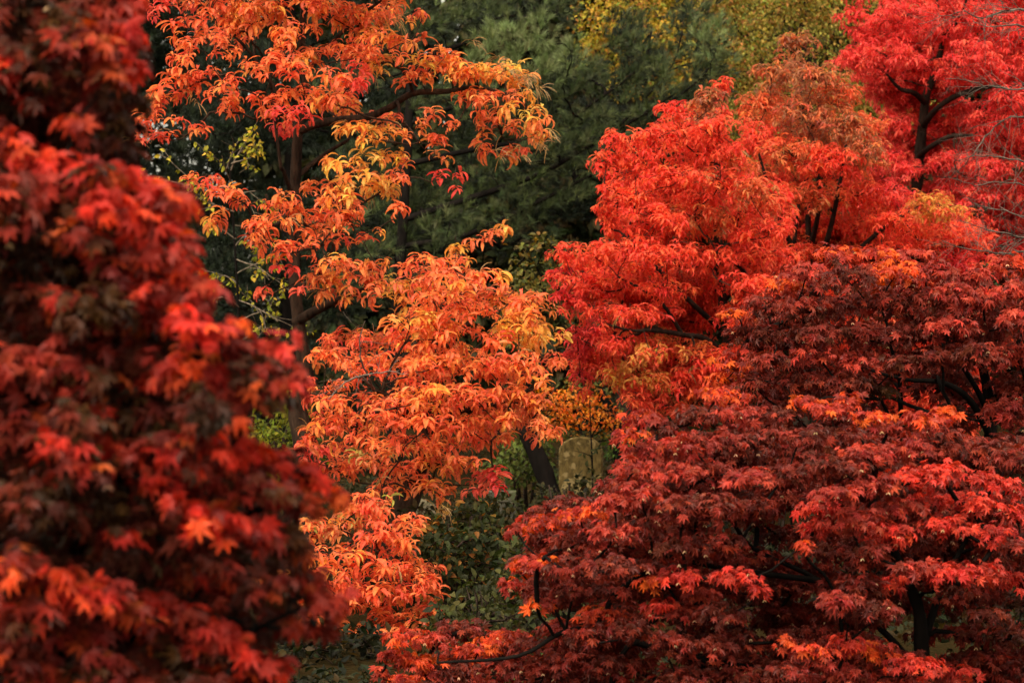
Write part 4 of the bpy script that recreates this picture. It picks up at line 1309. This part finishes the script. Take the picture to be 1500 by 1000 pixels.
MAPLE_I = parse('''110,20,60,30,D;170,25,48,34,L;208,55,24,32,F;222,98,16,10,F;180,118,36,22,L;140,180,24,20,O;90,100,56,34,D;40,40,50,40,D;40,130,44,34,D;215,20,20,26,F;120,150,40,22,L;150,70,50,34,L;60,-20,60,30,D;150,-25,60,30,L;
50,225,56,20,F,8;110,243,46,20,F,12;170,262,46,20,F,15;228,278,44,20,F,15;272,296,24,18,O,15;100,290,54,28,L;180,310,52,28,F,12;240,332,38,28,F,18;278,352,15,18,O;30,300,48,34,L;10,210,40,28,O;
60,370,64,34,D;150,380,54,34,D;218,385,44,28,F,20;276,412,28,24,F,20;296,442,24,24,M;50,450,60,34,D;140,460,54,34,D;220,460,44,28,L;288,480,44,20,F,10;348,475,20,11,O;340,500,34,20,M;405,510,26,18,K;432,558,26,16,K;388,555,38,24,L;328,560,44,24,F;268,540,44,24,O;
200,540,54,28,L;120,540,54,28,L;40,540,44,28,M;350,582,34,20,M;362,620,14,18,O;288,600,44,24,D;210,610,54,28,D;120,620,54,28,D;40,630,44,28,L;
95,652,46,16,F,5;165,652,44,17,F,5;228,668,40,17,F,8;50,665,40,17,L;300,652,36,17,F,5;350,662,40,17,F,10;408,674,34,15,F,14;458,698,32,14,F,18;497,720,15,11,O,15;280,700,40,20,M;330,702,44,20,L,10;388,712,44,20,L,12;446,732,34,15,L,10;236,700,40,20,F;288,750,40,16,F,10;348,772,44,17,F,10;
396,782,34,17,F,10;436,792,28,15,L;60,740,64,34,D;150,740,54,28,D;226,770,44,24,D;300,800,44,24,D;170,800,54,24,D;
56,840,34,16,F,10;108,860,44,20,F,10;158,872,36,20,F,10;200,892,40,24,F,10;10,840,24,22,O;268,842,34,16,L,10;328,852,40,20,F,10;398,862,40,20,L,12;448,852,36,20,L,12;484,882,22,20,M;476,918,24,15,M;430,912,34,16,L;258,900,40,20,F,10;308,930,36,20,F,12;350,952,40,20,F,12;398,972,34,17,F,12;330,988,44,16,F;
60,900,46,24,L;120,930,46,24,L;40,970,44,24,L;150,970,44,20,D;230,962,44,20,D;20,900,28,18,F;100,1010,60,24,L;220,1015,60,24,L;390,1010,40,18,F;-40,40,50,50,D;-50,150,50,50,D;-50,260,50,40,L;-50,380,50,50,D;-50,500,50,50,L;-50,620,50,44,L;-50,740,50,50,D;-50,860,50,40,F;-50,970,50,40,L''')
MAPLE_I = [(x - (28 if y < 230 else 16 if y < 330 else 6), y, rx, ry * 1.4, tone, ang + rng.normal(15, 12)) for x, y, rx, ry, tone, ang in MAPLE_I]
MAPLE_I += region(lambda x, y: x < 130 + max(0, y - 180) * .36, -60, 400, 20, 1000, 46, 34, 20, 'L', 18, 12)
MAPLE_I += region(lambda x, y: x < 130 + max(0, y - 180) * .36, -60, 400, 20, 1000, 10, 28, 17, 'F', 18, 12)
MAPLE_I += region(lambda x, y: True, -60, 140, -330, -40, 36, 60, 36, 'L')  # unseen boughs above the view, added to shade what lies below
FILL_I = region(lambda x, y: x < 110 + max(0, y - 180) * .36, -60, 420, -30, 1060, 95, 70, 40, 'D')  # inner fill in the darkest tone, crown shade carried by leaf colour
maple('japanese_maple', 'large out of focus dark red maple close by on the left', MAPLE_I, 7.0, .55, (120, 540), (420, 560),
      [(-120, 1930, 70), (-118, 1500, 62), (-110, 1100, 54), (-90, 820, 46), (-70, 600, 36), (-60, 380, 26), (-50, 150, 16), (-40, -40, 10)],
      [[(-90, 820, 26), (20, 770, 17, .1), (130, 760, 11, .1), (250, 790, 7, 0), (350, 760, 5, -.1), (450, 715, 3, -.2)],
       [(-75, 640, 22), (60, 580, 14, .1), (200, 560, 9, 0), (330, 545, 6, -.1), (420, 520, 3, -.1)],
       [(-62, 420, 20), (40, 350, 12, .1), (140, 310, 8, 0), (250, 300, 4, -.1)],
       [(-105, 1000, 26), (50, 960, 16, .1), (200, 930, 10, 0), (340, 930, 6, -.1), (440, 890, 3, -.2)],
       [(-55, 220, 14), (50, 130, 9, .1), (130, 90, 6, 0), (200, 60, 3, 0)]],
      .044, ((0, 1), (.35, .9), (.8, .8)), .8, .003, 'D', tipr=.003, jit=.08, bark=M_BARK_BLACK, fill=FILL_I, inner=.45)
